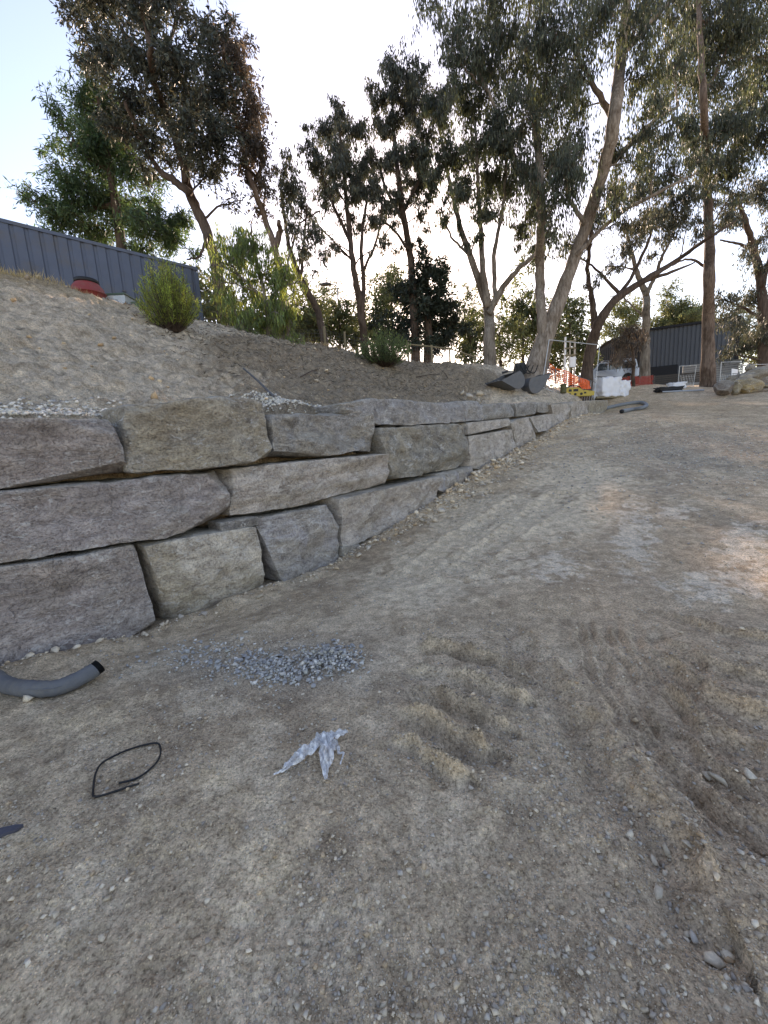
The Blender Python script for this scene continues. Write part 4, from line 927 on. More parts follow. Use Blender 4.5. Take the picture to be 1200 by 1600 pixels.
# scrub and trees beyond the fence
def bush_tree(name, label, Y, cl, leafm, seed, group, dens=1.0, L=.3, W=.1):
    cl = [(c[0], c[1], c[2]*1.35, c[3]*1.3, (c[4] if len(c) > 4 else 1)) for c in cl]+[(c[0]+9, c[1]+c[3]*.7, c[2]*1.2, c[3]*.9, .8) for c in cl]; a, b = cl[0][0], max(c[1]+c[3] for c in cl)
    return px_tree(name, label, Y, [[(a, b+6, 5), (a+2, b-8, 4), (a, cl[0][1], 2)]], cl, 'bark_b', leafm, seed, dens, L, W, .4, 1.2, group)
GB = 'scrub growing beyond the fence'
bush_tree('scrub_bush', 'grey-green scrub behind the fence left of the street lamp', 27, [(478, 500, 22, 26, .8), (455, 515, 18, 18, .7), (495, 520, 18, 16)], 'bush', 51, GB)
bush_tree('scrub_bush', 'thin grey scrub below the street lamp', 29, [(530, 500, 18, 26, .8), (520, 480, 14, 16, .5), (545, 520, 20, 16)], 'bush', 52, GB)
bush_tree('scrub_bush', 'sunlit scrub between the slender gum and the cypress', 31, [(590, 480, 20, 20, .6), (605, 455, 16, 18, .5), (580, 515, 18, 18, .8)], 'bush', 53, GB)
bush_tree('scrub_bush', 'low scrub right of the dark cypress', 30, [(735, 525, 16, 24, .8), (722, 545, 14, 14), (745, 500, 12, 18, .6)], 'bush', 54, GB)
bush_tree('distant_tree', 'olive tree crown far behind the leaning gum, left side', 46, [(815, 470, 24, 30, .8), (800, 505, 24, 24, .8), (830, 520, 22, 28)], 'bush', 55, GB, 1.0, .45, .15)
bush_tree('distant_tree', 'olive tree crown far behind the temporary fence panel', 48, [(890, 500, 22, 26), (870, 530, 24, 24), (905, 545, 20, 24), (885, 470, 16, 16, .6)], 'bush', 56, GB, 1.0, .45, .15)
bush_tree('distant_tree', 'rounded tree rising over the shed roof', 85, [(1045, 490, 26, 18), (1065, 480, 20, 16, .8), (1075, 500, 28, 16), (1030, 505, 18, 12)], 'bush', 57, GB, 1.1, .5, .18)
bush_tree('distant_tree', 'tree behind the left corner of the dark shed', 85, [(985, 500, 20, 20, .8), (970, 480, 18, 16, .6), (965, 515, 20, 14)], 'bush', 58, GB, 1.0, .5, .18)
bush_tree('distant_tree', 'small tree behind the right corner of the shed', 75, [(1150, 500, 20, 22, .8), (1130, 515, 20, 14), (1170, 530, 20, 22), (1190, 550, 20, 20)], 'bush', 59, GB, 1.0, .5, .18)
bush_tree('scrub_bush', 'dark scrub behind the container end and weeping gum', 23, [(325, 470, 18, 24, .8), (350, 485, 20, 20), (380, 500, 26, 22), (310, 440, 12, 18, .5)], 'bush', 60, GB)
bush_tree('scrub_bush', 'leafy scrub behind the stems of the leaning gum', 26, [(430, 500, 24, 24), (410, 470, 18, 20, .6), (470, 470, 16, 18, .5)], 'bush', 61, GB)

for i_, (a_, b_, Y_, lb_) in enumerate([(455, 490, 38, 'hazy grey-green tree far behind the weeping gum'), (500, 470, 42, 'hazy tree far behind the leaning gum'), (555, 490, 40, 'hazy low tree far behind the slender gum'), (610, 440, 44, 'hazy tree crown far left of the tall gum trunk'), (725, 480, 44, 'hazy tree far right of the dark cypress'), (780, 520, 42, 'hazy low tree far behind the multi-stemmed gum'), (850, 545, 50, 'hazy tree low behind the great leaning gum')]):
    bush_tree('distant_tree', lb_, Y_, [(a_, b_, 20, 22, .6), (a_+18, b_+20, 20, 18, .7), (a_-18, b_+24, 20, 18, .7), (a_+4, b_-24, 14, 14, .4)], 'bush', 160+i_, GB, .5, .34, .11)
# bank shrubs: dense upright needles
def shrub(name, label, base, H, Rr, leafm, seed, n=230):
    T = Tree(seed); r = T.r; b = np.asarray(base)
    for k in range(n):
        a = r.uniform(0, 6.283); u = r.uniform()**.6; rad = Rr*u
        tip = b+np.array([math.cos(a)*rad, math.sin(a)*rad, H*(1-.55*u**1.7)*r.uniform(.6, 1.05)])
        a0 = b+np.array([math.cos(a)*rad*.15, math.sin(a)*rad*.15, .02]); mid = (a0+tip)/2+np.array([math.cos(a), math.sin(a), -.25])*rad*.25
        t = np.linspace(0, 1, 7)[:, None]; p = (1-t)**2*a0+2*t*(1-t)*mid+t*t*tip
        T.w.tube(p, np.linspace(.010, .003, 7), 3, False)
        m_ = 42; u_ = r.uniform(.18, 1, m_)*6; i0 = np.minimum(u_.astype(int), 5); f = (u_-i0)[:, None]; pos = p[i0]*(1-f)+p[i0+1]*f
        d = nz3(tip-mid)*1.0+r.normal(size=(m_, 3))*.65
        T.leaf.append(np.c_[pos, d, r.uniform(.07, .15, m_), r.uniform(.010, .018, m_), np.full(m_, np.clip(1+r.normal()*.3, .5, 1.8))])
    return T.build(name, base, label, 'bark_b', leafm, None, 'shrub')
p = G(272, 520); shrub('bank_shrub', 'yellow-green needle-leaved shrub in front of the container on the bank', p, 105*mpp(p[1])*1.05, 42*mpp(p[1]), 'pine', 71)
p = G(600, 574); shrub('bank_shrub', 'round green bushy shrub halfway up the bank below the cypress', p, 58*mpp(p[1]), 45*mpp(p[1]), 'pine2', 72, 300)

# dry grass along the crest
def grass(name, label, pts, n, h, col, seed, wd=.4):
    r = np.random.default_rng(seed); q = smooth_path([(*p_[:2], 0) for p_ in pts], 30)[:, :2]; k = r.integers(0, len(q), n); xy = q[k]+r.normal(size=(n, 2))*wd
    z = height(xy[:, 0], xy[:, 1]); pos = np.c_[xy, z-.01]; hh = h*r.uniform(.35, 1.2, n)*(1+.6*(r.uniform(size=n) > .92))
    V, Fq = leaves_mesh(pos, np.c_[r.normal(size=(n, 2))*.35, np.ones(n)], hh, np.full(n, .012), r)
    br = np.repeat(np.clip(1+r.normal(size=n)*.25, .5, 1.6), 4)[:, None]; return tag(mesh_obj(name, V, Fq, LEAFG[col], None, False, br*np.ones((1, 3))), label, 'grass', kind='stuff')
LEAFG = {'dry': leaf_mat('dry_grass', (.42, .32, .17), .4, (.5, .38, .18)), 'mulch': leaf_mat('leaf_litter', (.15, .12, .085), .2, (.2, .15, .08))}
grass('dry_grass', 'sunlit straw-coloured dry grass along the crest of the bank', [at(-60, 405, 9.6), at(0, 425, 10.2), at(75, 447, 11.2), at(140, 471, 12.2), at(220, 492, 14), at(300, 510, 16)], 2600, .20, 'dry', 81, .35)
grass('dry_grass', 'tufts of dry grass at the foot of the fence', [at(300, 512, 16.2), at(400, 530, 17.4), at(500, 544, 18.5), at(560, 552, 19.2)], 1200, .22, 'dry', 82, .4)
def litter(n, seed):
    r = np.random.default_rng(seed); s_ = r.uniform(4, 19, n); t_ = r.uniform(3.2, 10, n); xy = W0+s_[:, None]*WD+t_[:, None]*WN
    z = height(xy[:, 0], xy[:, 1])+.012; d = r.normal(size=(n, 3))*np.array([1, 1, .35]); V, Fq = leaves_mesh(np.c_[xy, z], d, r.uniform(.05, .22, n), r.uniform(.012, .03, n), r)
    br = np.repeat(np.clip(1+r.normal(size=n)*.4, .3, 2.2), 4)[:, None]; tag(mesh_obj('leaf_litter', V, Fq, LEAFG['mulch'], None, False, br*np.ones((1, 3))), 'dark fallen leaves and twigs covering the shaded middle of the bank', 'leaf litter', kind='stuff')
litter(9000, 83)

# ---------------------------------------------------------------- shipping container
ca = at(308, 415, 16.8); cb = at(0, 345, 13.0); cd = (ca-cb)[:2]; cd = cd/np.linalg.norm(cd); cn = np.array([-cd[1], cd[0]])   # cn points away from the camera
CT = 8.80; CH = 2.59; CL = 6.06; CW = 2.44; c0 = ca[:2]-cd*CL; cz = CT-CH
cont = thing('shipping_container', (*(c0+cd*CL/2+cn*CW/2), cz), 'dark blue-grey corrugated shipping container on top of the bank', 'container')
def cpt(a, b, z): q = c0+cd*a+cn*b; return np.array([q[0], q[1], cz+z])
def corr(name, org, ax, L, z0, z1, dn, pitch=.345, dep=.036, mt='steel_blue', parent=None):
    prof = []; x = 0
    while x < L-1e-6:
        for u, d in ((0, 0), (.62, 0), (.72, 1), (.90, 1)):
            xx = x+u*pitch
            if xx <= L: prof.append((xx, d*dep))
        x += pitch
    prof.append((L, 0)); V = []
    for a, d in prof:
        q = np.asarray(org)[:2]+np.asarray(ax)*a+np.asarray(dn)*d
        V += [(q[0], q[1], z0), (q[0], q[1], z1)]
    Fq = [(2*i, 2*i+2, 2*i+3, 2*i+1) for i in range(len(prof)-1)]
    return mesh_obj(name, V, Fq, M[mt], parent, False, None, np.array(V).mean(0))
corr('side_wall', cpt(.08, .03, 0), cd, CL-.16, cz+.14, cz+CH-.09, cn, parent=cont)
corr('end_wall', cpt(CL-.03, .08, 0), cn, CW-.16, cz+.14, cz+CH-.09, -cd, .30, parent=cont)
Rz = np.array([[cd[0], -cd[1], 0], [cd[1], cd[0], 0], [0, 0, 1]])
MB().box(cpt(CL/2, .045, CH-.05), (CL-.3, .09, .10), Rz).build('top_rail', M['steel_blue'], cont)
MB().box(cpt(CL/2, .045, .08), (CL-.3, .09, .15), Rz).build('bottom_rail', M['steel_blue'], cont)
MB().box(cpt(CL/2, CW/2, CH-.035), (CL-.1, CW-.2, .03), Rz).build('roof', M['steel_blue'], cont)
for a in (.075, CL-.075): MB().box(cpt(a, .075, CH/2), (.15, .15, CH-.36), Rz).build('corner_post', M['steel_blue'], cont)
for a in (.089, CL-.089):
    for z in (.06, CH-.06): MB().box(cpt(a, .08, z), (.178, .165, .12), Rz).build('corner_casting', M['steel_blue'], cont)
for px_ in (26, 118, 208, 268):      # little hinge lugs welded to the ribs
    q = at(px_, 430, 14); a_ = ((np.array([q[0], q[1]])-c0)@cd)
    MB().box(cpt(a_, -.01, 1.2), (.12, .03, .035), Rz).build('lashing_lug', M['dark_steel'], cont)
# footing block at the near end
p = P(313, 16.2, 508); q = MB().box(p+np.array([0, 0, .09]), (.34, .3, .26)).build('concrete_footing', simple('pale_concrete', (.5, .52, .55), .8), None, False, p); tag(q, 'small pale block at the foot of the container end', 'block')

# red compost bin, green tray and clear tub
p = P(140, 12.6, 470); p[2] = at(140, 474, 12.6)[2]-.35; k = 12.6/F
bin_ = thing('compost_bin', p, 'red rounded compost bin with black lid at the crest beside the container', 'bin')
h = .35+at(140, 443, 12.6)[2]-at(140, 474, 12.6)[2]
prof = [(.36, 0), (.40, h*.45), (.43, h*.62), (.45, h*.64), (.45, h*.68), (.42, h*.70), (.40, h*.84), (.32, h*.96), (.28, h)]
MB().lathe(prof, p, 28).build('body', M['red_bin'], bin_, True)
MB().lathe([(.30, h-.01), (.31, h+.03), (.30, h+.09), (.22, h+.11)], p, 28).build('lid', M['black_pl'], bin_, True)
MB().lathe([(.465, h*.635), (.475, h*.65), (.475, h*.672), (.465, h*.685)], p, 28).build('rim', M['red_bin'], bin_, True)
p = P(188, 13.0, 478); p[2] = at(188, 482, 13.0)[2]-.2
tb = thing('storage_tub', p, 'clear plastic tub with green lid beside the red bin', 'tub')
clr = NB('clear_plastic'); bb = clr.pr((.75, .82, .86), .15, 0, None, .5); bb.inputs['Transmission Weight'].default_value = .55; clr.out(bb.outputs[0])
MB().box(p+np.array([0, 0, .24]), (.62, .5, .48), None, 1.08).build('body', clr.m, tb)
MB().box(p+np.array([0, 0, .51]), (.74, .6, .055), None, .94).build('lid', M['green_pl'], tb)
MB().box(p+np.array([0, 0, .54]), (.5, .36, .04), None, .9).build('lid_panel', M['green_pl'], tb)
p2 = p+np.array([.62, .1, .08]); tag(MB().prism([(-.30, 0), (.32, 0), (.26, .2), (-.02, .26), (-.3, .22)], p2, (.86, .5, 0), (0, 0, 1), (-.5, .86, 0), .35).build('folded_tray', M['green_pl'], None, False, p2), 'dark green plastic tray tipped over beside the clear tub', 'tray')

# ---------------------------------------------------------------- timber fence on the crest
GF = 'fence lengths on the crest'
def post(parent, px_, Y, ht, wd=.09, py=560):
    p = P(px_, Y, py); MB().box(p+np.array([0, 0, ht/2-.15]), (wd, wd, ht+.3)).build('post', M['timber'], parent); return p+np.array([0, 0, ht])
def fence(label, posts, rail=True, mesh=True):
    p0 = P(posts[0][0], posts[0][1], 560); f = thing('timber_fence', p0, label, 'fence', GF); tops = [post(f, a, Y, h_) for a, Y, h_ in posts]
    if rail:
        for a, b in zip(tops[:-1], tops[1:]): MB().tube([a-np.array([0, 0, .07]), b-np.array([0, 0, .07])], .038, 6).build('rail', M['timber'], f)
    if mesh:
        wm = MB()
        for a, b in zip(tops[:-1], tops[1:]):
            n = int(np.linalg.norm((b-a)[:2])/.16)+1
            for i in range(n+1):
                q = a+(b-a)*i/n; g = hz(q[0], q[1]); wm.tube([np.array([q[0], q[1], g]), q-np.array([0, 0, .15])], .004, 3)
            for k_ in range(6): wm.tube([a-np.array([0, 0, .15+.15*k_]), b-np.array([0, 0, .15+.15*k_])], .004, 3)
        wm.build('wire_mesh', M['dark_steel'], f)
fence('timber rail fence sloping down to the multi-stemmed gum', [(638, 20.6, .95), (675, 21.4, .85), (703, 22.2, .75), (742, 23.2, .45)])
fence('timber rail fence beside the container end', [(300, 18.2, 1.2), (353, 18.4, 1.15)])
fence('wire fence with timber posts above the weeping gum', [(353, 18.8, 1.1), (510, 19.8, 1.15), (541, 20.2, 1.05), (638, 20.9, .9)], False)

# street lamp beyond the fence
p = P(527, 34, 540); tp = at(527, 446, 34)
sl_ = thing('street_lamp', p, 'street lamp with a curved arm beyond the fence', 'street lamp')
MB().tube([p-np.array([0, 0, .3]), tp-np.array([0, 0, .2])], [.09, .055], 8).build('pole', M['galv'], sl_)
MB().tube(smooth_path([tp-np.array([0, 0, .25]), tp+np.array([-.15, 0, .05]), tp+np.array([-.6, 0, .12])], 5), .035, 6).build('arm', M['galv'], sl_)
MB().lathe([(.10, -.05), (.30, -.02), (.34, .06), (.2, .16), (.06, .2)], tp+np.array([-.9, 0, .08]), 14, np.array([[1.5, 0, 0], [0, .7, 0], [0, 0, 1]])).build('lamp_head', M['dark_steel'], sl_, True)

# dark rod on the bank
a, b = G(381, 578), G(428, 622); tag(MB().tube([a+np.array([0, 0, .03]), (a+b)/2+np.array([0, 0, .05]), b+np.array([0, 0, .03])], .022, 6).build('metal_rod', M['dark_steel'], None), 'thin dark rod lying down the bank below the weeping gum', 'rod')
for k_, (a_, b_, c_, d_) in enumerate([(945, 575, 985, 590), (700, 592, 690, 580), (470, 590, 500, 577), (650, 590, 690, 585)][1:]):
    a, b = G(a_, b_), G(c_, d_); tag(MB().tube([a+np.array([0, 0, .02]), (a+b)/2+np.array([.03, 0, .06]), b+np.array([0, 0, .02])], [.02, .016, .008], 5).build('fallen_stick', M['bark_b'], None),
        ['fallen stick on the bank right of the round green shrub', 'fallen stick on the bank below the leaning gum', 'fallen stick on the bank under the rail fence'][k_], 'stick', 'fallen sticks on the bank')

# ---------------------------------------------------------------- machinery by the great gum
def frame_at(px_, Y, yaw, py=610):
    p = P(px_, Y, py); c, s = math.cos(yaw), math.sin(yaw); return p, np.array([c, s, 0]), np.array([-s, c, 0]), np.array([0, 0, 1.])
def bucket(name, label, px_, Y, yaw, w_, h_, py=612, roll=0):
    o, ex, ey, ez = frame_at(px_, Y, yaw, py); b = thing(name, o, label, 'excavator bucket', 'excavator buckets beside the great gum')
    arc = [(.62*h_*math.cos(a)+.05*h_, .5*h_+.5*h_*math.sin(a)) for a in np.linspace(math.radians(95), math.radians(265), 14)]
    lip = [(1.05*h_, .04*h_)]; prof = arc+lip
    if roll:
        c, s = math.cos(roll), math.sin(roll); prof = [(x*c-z*s, x*s+z*c) for x, z in prof]; mn = min(z for x, z in prof); prof = [(x, z-mn) for x, z in prof]
    n = len(prof); V = []; th = .03
    cx, cz_ = np.mean([q[0] for q in prof]), np.mean([q[1] for q in prof])
    for off in (0, 1):
        for x, z in prof:
            dx, dz = cx-x, cz_-z; L = math.hypot(dx, dz); x2, z2 = x+dx/L*th*off, z+dz/L*th*off
            for sgn in (-1, 1): V.append(o+ex*x2+ez*(z2+.01)+ey*sgn*w_/2)
    Fq = []
    for off in (0, 1):
        for i in range(n-1):
            k_ = off*2*n+2*i; Fq.append((k_, k_+1, k_+3, k_+2) if off == 0 else (k_+2, k_+3, k_+1, k_))
    for i in (0, n-1): Fq.append((2*i, 2*n+2*i, 2*n+2*i+1, 2*i+1))
    mesh_obj('shell', V, Fq, M['dark_steel'], b, False, None, np.array(V).mean(0))
    for sgn in (-1, 1): MB().prism(prof, o+ez*.01+ey*sgn*(w_/2+.016), ex, ez, ey, .03).build('side_plate', M['dark_steel'], b)
    lx, lz = prof[-1]
    for i in range(5):
        q = o+ex*(lx+.06)+ez*(lz+.02)+ey*(-w_/2+w_*(i+.5)/5); MB().box(q, (.18, .07, .045), np.array([ex, ey, ez]).T).build('tooth', M['dark_steel'], b)
    MB().tube([o+ex*(.1*h_)+ez*(h_*1.02)+ey*(-.2), o+ex*(.1*h_)+ez*(h_*1.02)+ey*.2], .05, 10).build('hinge_pin', M['dark_steel'], b)
    return b
bucket('excavator_bucket', 'wide grey excavator bucket tipped towards the wall', 792, 19.2, math.radians(205), 1.0, .82, 614, .35)
bucket('excavator_bucket', 'second excavator bucket standing against the leaning trunk', 840, 19.8, math.radians(20), .55, .85, 614, .9)
p = P(812, 20.2, 600)
q = thing('quick_hitch', p, 'black quick hitch with hydraulic hoses behind the excavator buckets', 'hitch')
MB().box(p+np.array([0, 0, .75]), (.55, .4, .5), None, .8).build('body', M['black_pl'], q)
MB().box(p+np.array([0, 0, .3]), (.3, .3, .7)).build('stand', M['black_pl'], q)
for k_ in range(3):
    a = p+np.array([-.25+.22*k_, -.22, .9]); MB().tube(smooth_path([a, a+np.array([.1, -.2, -.35]), a+np.array([.35, -.25, -.45]), a+np.array([.55, -.15, -.1])], 6), .025, 6).build('hose', M['rubber'], q, True)
# yellow breaker
o, ex, ey, ez = frame_at(903, 22.6, math.radians(-4), 615); k = 22.6/F
yb = thing('rock_breaker', o, 'yellow hydraulic breaker attachment lying in front of the pallet', 'breaker')
MB().prism([(-.72, 0), (.78, 0), (.80, .22), (.15, .34), (-.02, .46), (-.55, .50), (-.72, .44)], o+ey*-.18, ex, ez, ey, .05).build('side_plate', M['yellow'], yb)
MB().prism([(-.72, 0), (.78, 0), (.80, .22), (.15, .34), (-.02, .46), (-.55, .50), (-.72, .44)], o+ey*.18, ex, ez, ey, .05).build('side_plate', M['yellow'], yb)
MB().box(o+ez*.2, (1.3, .3, .3), np.array([ex, ey, ez]).T).build('core', M['black_pl'], yb)
for (a, z, w_, h_) in [(-.5, .33, .16, .12), (-.2, .33, .26, .13), (.3, .17, .12, .09)]: MB().box(o+ex*a+ez*z-ey*.207, (w_, .012, h_), np.array([ex, ey, ez]).T).build('cutout', M['black_pl'], yb)
for a in (-.52, -.22, .1): MB().lathe([(.07, -.012), (.07, .012)], o+ex*a+ez*.12-ey*.21, 14, np.array([ex, ez, ey]).T).build('bolt_hole', M['black_pl'], yb)
MB().tube(smooth_path([o+ex*-.6+ez*.5, o+ex*-.35+ez*.62, o+ex*0+ez*.58, o+ex*.2+ez*.36], 6), .03, 6).build('hose', M['rubber'], yb, True)
p = P(880, 22.3, 615); dr = thing('oil_drum', p, 'small dark olive drum left of the yellow breaker', 'drum')
MB().lathe([(.16, 0), (.165, .02), (.155, .04), (.155, .22), (.165, .24), (.155, .26), (.155, .44), (.165, .46)], p, 18).build('body', simple('olive_paint', (.09, .085, .035), .6), dr, True)
MB().lathe([(.15, .44), (.15, .455)], p, 18).build('lid', M['dark_steel'], dr)

# temporary fence panel
def bars(label, c, nb, low=.45, name='temporary_fence'):
    (a, b, d, e) = [np.asarray(x) for x in c]      # TL TR BR BL
    t_ = thing(name, (d+e)/2, label, 'fence panel', 'temporary fence panels')
    MB().tube([e, a], .022, 7).build('post', M['galv'], t_); MB().tube([d, b], .022, 7).build('post', M['galv'], t_)
    MB().tube([a, b], .022, 7).build('top_rail', M['galv'], t_); MB().tube([e+(a-e)*.04, d+(b-d)*.04], .022, 7).build('bottom_rail', M['galv'], t_)
    MB().tube([e+(a-e)*low, d+(b-d)*low], .018, 6).build('mid_rail', M['dark_steel'], t_)
    for i in range(1, nb):
        u = i/nb; lo = e+(d-e)*u; hi = a+(b-a)*u; MB().tube([lo+(hi-lo)*.04, lo+(hi-lo)*low], .010, 5).build('bar', M['galv'], t_)
    return t_
def gz(v, dz=0): v = np.array(v, float); v[2] = hz(v[0], v[1])+dz; return v
TLp, TRp, BRp, BLp = at(858, 531, 21.8), at(937, 539, 24.3), at(927, 617, 24.1), at(846, 617, 21.6)
BRp = gz(BRp); BLp = gz(BLp); bars('leaning galvanised fence panel standing beside the great gum', (TLp, TRp, BRp, BLp), 20)
# orange barrier mesh behind it
def net(name, label, pts, mt, seed, cell=.09, cat='barrier mesh', group=None):
    """pts: list of (bottom, top) 3D pairs along the run; a net of crossing flat strands"""
    r = np.random.default_rng(seed); b = MB(); bot = np.array([q[0] for q in pts]); top = np.array([q[1] for q in pts])
    L = np.r_[0, np.cumsum(np.linalg.norm(np.diff(bot, axis=0), axis=1))]; n = max(6, int(L[-1]/cell)); mrow = max(4, int(np.mean(np.linalg.norm(top-bot, axis=1))/cell))
    g = np.zeros((n+1, mrow+1, 3))
    for i in range(n+1):
        x = L[-1]*i/n; lo = np.array([np.interp(x, L, bot[:, k_]) for k_ in range(3)]); hi = np.array([np.interp(x, L, top[:, k_]) for k_ in range(3)])
        for j in range(mrow+1):
            q = lo+(hi-lo)*j/mrow; q = q+np.array([0, 1, 0])*.10*float(fbm2(np.array([i*.3]), np.array([j*.25]), seed, 2)[0]); g[i, j] = q
    hw = cell*.30
    up = nz3(top[0]-bot[0]); al = nz3(bot[-1]-bot[0])
    for i in range(n):
        for j in range(mrow+1): b.add([g[i, j]-up*hw*.8, g[i+1, j]-up*hw*.8, g[i+1, j]+up*hw*.8, g[i, j]+up*hw*.8], [(0, 1, 2, 3)])
    for i in range(n+1):
        for j in range(mrow): b.add([g[i, j]-al*hw*.6, g[i, j]+al*hw*.6, g[i, j+1]+al*hw*.6, g[i, j+1]-al*hw*.6], [(0, 1, 2, 3)])
    o = thing(name, bot[0], label, cat, group); b.build('mesh', M[mt], o)
    for k_ in range(0, len(pts)): MB().tube([bot[k_]-np.array([0, 0, .15]), top[k_]+np.array([0, 0, .08])], .02, 6).build('stake', M['dark_steel'], o)
    return o
def bt(px_, Y, y0, y1):
    b_ = at(px_, y1, Y); t_ = at(px_, y0, Y); return (b_, t_)
net('barrier_mesh', 'bright orange barrier mesh sagging behind the fence panel', [bt(848, 22.5, 574, 590), bt(858, 22.4, 566, 594), bt(868, 22.5, 576, 598), bt(885, 22.6, 580, 601), bt(905, 22.8, 590, 606), bt(922, 23, 596, 608)], 'orange', 91)
net('barrier_mesh', 'dark red barrier mesh strung in front of the shed', [bt(972, 30, 591, 607), bt(985, 30, 588, 606), bt(1000, 30.2, 589, 606), bt(1020, 30.4, 587, 605)], 'redmesh', 92, .08)
# electrical supply posts
p = P(882, 24, 600); ep = thing('power_supply_post', p, 'pale power supply posts with a white meter box behind the orange mesh', 'power post')
for dx, w_, top in ((0, .09, 527), (.28, .06, 532), (.55, .08, 530)):
    q = p+np.array([dx, 0, 0]); z1 = at(880, top, 24)[2]; MB().box(np.array([q[0], q[1], (q[2]-.2+z1)/2]), (w_, w_, z1-q[2]+.2)).build('post', M['white'] if dx == 0 else simple('weathered_post', (.45, .40, .34), .8), ep)
for py in (534, 545, 556): MB().box(np.array([p[0]+.28, p[1]-.06, at(880, py, 24)[2]]), (.62, .05, .08)).build('cross_rail', M['timber'], ep)
bx = at(894, 566, 23.8); mbx = MB().box(bx, (.32, .2, .55)).build('meter_box', M['white'], ep)
MB().box(bx+np.array([0, -.105, .06]), (.2, .012, .28)).build('window', M['glass'], mbx)
for o_ in ep.children:
    pass
# wrapped pallet and vehicle
o, ex, ey, ez = frame_at(943, 27.5, math.radians(20), 618); k = 27.5/F
pl = thing('wrapped_pallet', o, 'white plastic-wrapped pallet stack with dark timber on top', 'pallet')
def crumple(c, size, R, mt, name, parent, seed, amp=.03, nn=9):
    V, Fc = cube_surface(nn, nn, nn); V = V*2-1; rg = np.random.default_rng(seed); d = fbm3(V*2.2+seed, seed, 3); V = V*(1+amp*2*d[:, None]); V = V*np.asarray(size)/2; V = V@np.asarray(R).T+np.asarray(c)
    return mesh_obj(name, V, Fc, mt, parent, True, None, np.asarray(c, float))
R_ = np.array([ex, ey, ez]).T
crumple(o+ez*.72, (1.6, 1.2, 1.25), R_, M['white_wrap'], 'wrapped_load', pl, 3, .085, 16)
crumple(o+ex*1.25+ez*.62, (1.0, 1.1, 1.0), R_, M['white_wrap'], 'wrapped_load', pl, 4, .09, 16)
for a in (-.5, 0, .5): MB().box(o+ey*a+ez*.06, (2.4, .1, .12), R_).build('bearer', M['timber'], pl)
for i in range(3): MB().box(o+ez*(1.38+.035*i)+ey*(-.3+.2*i)+ex*.4, (2.5-.3*i, .12, .04), R_@np.array([[1, 0, 0], [0, 1, 0], [0, 0, 1]])).build('timber_length', M['dark_slat'], pl)
p = G(942, 618); tag(crumple(p+np.array([0, 0, .16]), (.5, .4, .42), np.eye(3), simple('dark_bag', (.06, .065, .06), .6), 'dark_bag', None, 9, .12), 'dark grey bag slumped against the wrapped pallet', 'bag')
# station wagon mostly hidden behind
o, ex, ey, ez = frame_at(945, 34, math.radians(165), 600); gz_ = hz(o[0], o[1]); o[2] = gz_
car = thing('parked_car', o, 'silver-blue four-wheel drive with roof rack parked behind the wrapped pallet', 'car')
sec = [(-2.2, .45), (2.2, .45), (2.25, .85), (1.5, 1.0), (1.25, 1.05), (-2.2, 1.05)]
MB().prism(sec, o, ex, ez, ey, 1.8).build('body', M['bluepaint'], car)
MB().prism([(-2.15, 1.05), (1.2, 1.05), (.6, 1.72), (-2.0, 1.75)], o, ex, ez, ey, 1.6).build('cabin', M['bluepaint'], car)
for sgn in (-1, 1):
    for a, b_ in ((-1.9, -1.0), (-.9, -.05), (.05, .75)):
        MB().prism([(a, 1.1), (b_+.15 if b_ > .5 else b_, 1.1), (b_-.12 if b_ > .5 else b_, 1.62), (a, 1.62)], o+ey*sgn*.805, ex, ez, ey, .02).build('side_window', M['glass'], car)
    for a in (-1.4, 1.4):
        wq = MB().lathe([(.30, -.11), (.37, -.1), (.37, .1), (.30, .11)], o+ex*a+ey*sgn*.82+ez*.37, 18, np.array([ex, ez, ey]).T).build('wheel', M['rubber'], car)
        MB().lathe([(.22, -.02), (.20, .02)], o+ex*a+ey*sgn*.935+ez*.37, 14, np.array([ex, ez, ey]).T).build('rim', M['galv'], wq)
    MB().tube([o+ex*-1.9+ey*sgn*.65+ez*1.85, o+ex*.5+ey*sgn*.65+ez*1.83], .025, 6).build('roof_rail', M['galv'], car)
    MB().box(o+ex*-2.19+ey*sgn*.75+ez*.9, (.04, .2, .3), R_).build('tail_light', simple('red_lens', (.5, .02, .02), .3), car)
for a in np.linspace(-1.7, .3, 5): MB().tube([o+ex*a+ey*-.68+ez*1.86, o+ex*a+ey*.68+ez*1.86], .02, 5).build('rack_bar', M['galv'], car)
MB().prism([(1.22, 1.08), (1.25, 1.08), (.66, 1.68), (.63, 1.68)], o, ex, ez, ey, 1.4).build('windscreen', M['glass'], car)

# ---------------------------------------------------------------- shed
SA = at(1010, 514, 46); SB = at(1154, 514, 43); sz = hz(SB[0], SB[1])-.3; st_ = SA[2]
sd_ = (SB-SA)[:2]; SLn = np.linalg.norm(sd_); sd_ = sd_/SLn; sn = np.array([-sd_[1], sd_[0]])
SL = at(912, 545, 62)[:2]
shed = thing('metal_shed', (*(SA[:2]+sd_*SLn/2), sz), 'large charcoal corrugated metal shed beyond the site', 'shed')
topz = st_
corr('front_wall', (*SA[:2], 0), sd_, SLn, sz, topz, sn, .38, .05, 'clad', shed)
gd = SL-SA[:2]; gl = np.linalg.norm(gd); gd = gd/gl; gnn = np.array([gd[1], -gd[0]])
corr('gable_wall', (*SA[:2], 0), gd, gl, sz, topz, -gnn, .5, .05, 'clad_dark', shed)
def q3(xy_, z): return np.array([xy_[0], xy_[1], z])
rw = 9.0
B1_, B2_ = SA[:2]+gd*gl*.5, SB[:2]+gd*gl*.5; E1, E2 = SA[:2]+gd*gl, SB[:2]+gd*gl
ridge_z = topz+.8
eL, eR = -sd_*.25, sd_*.25
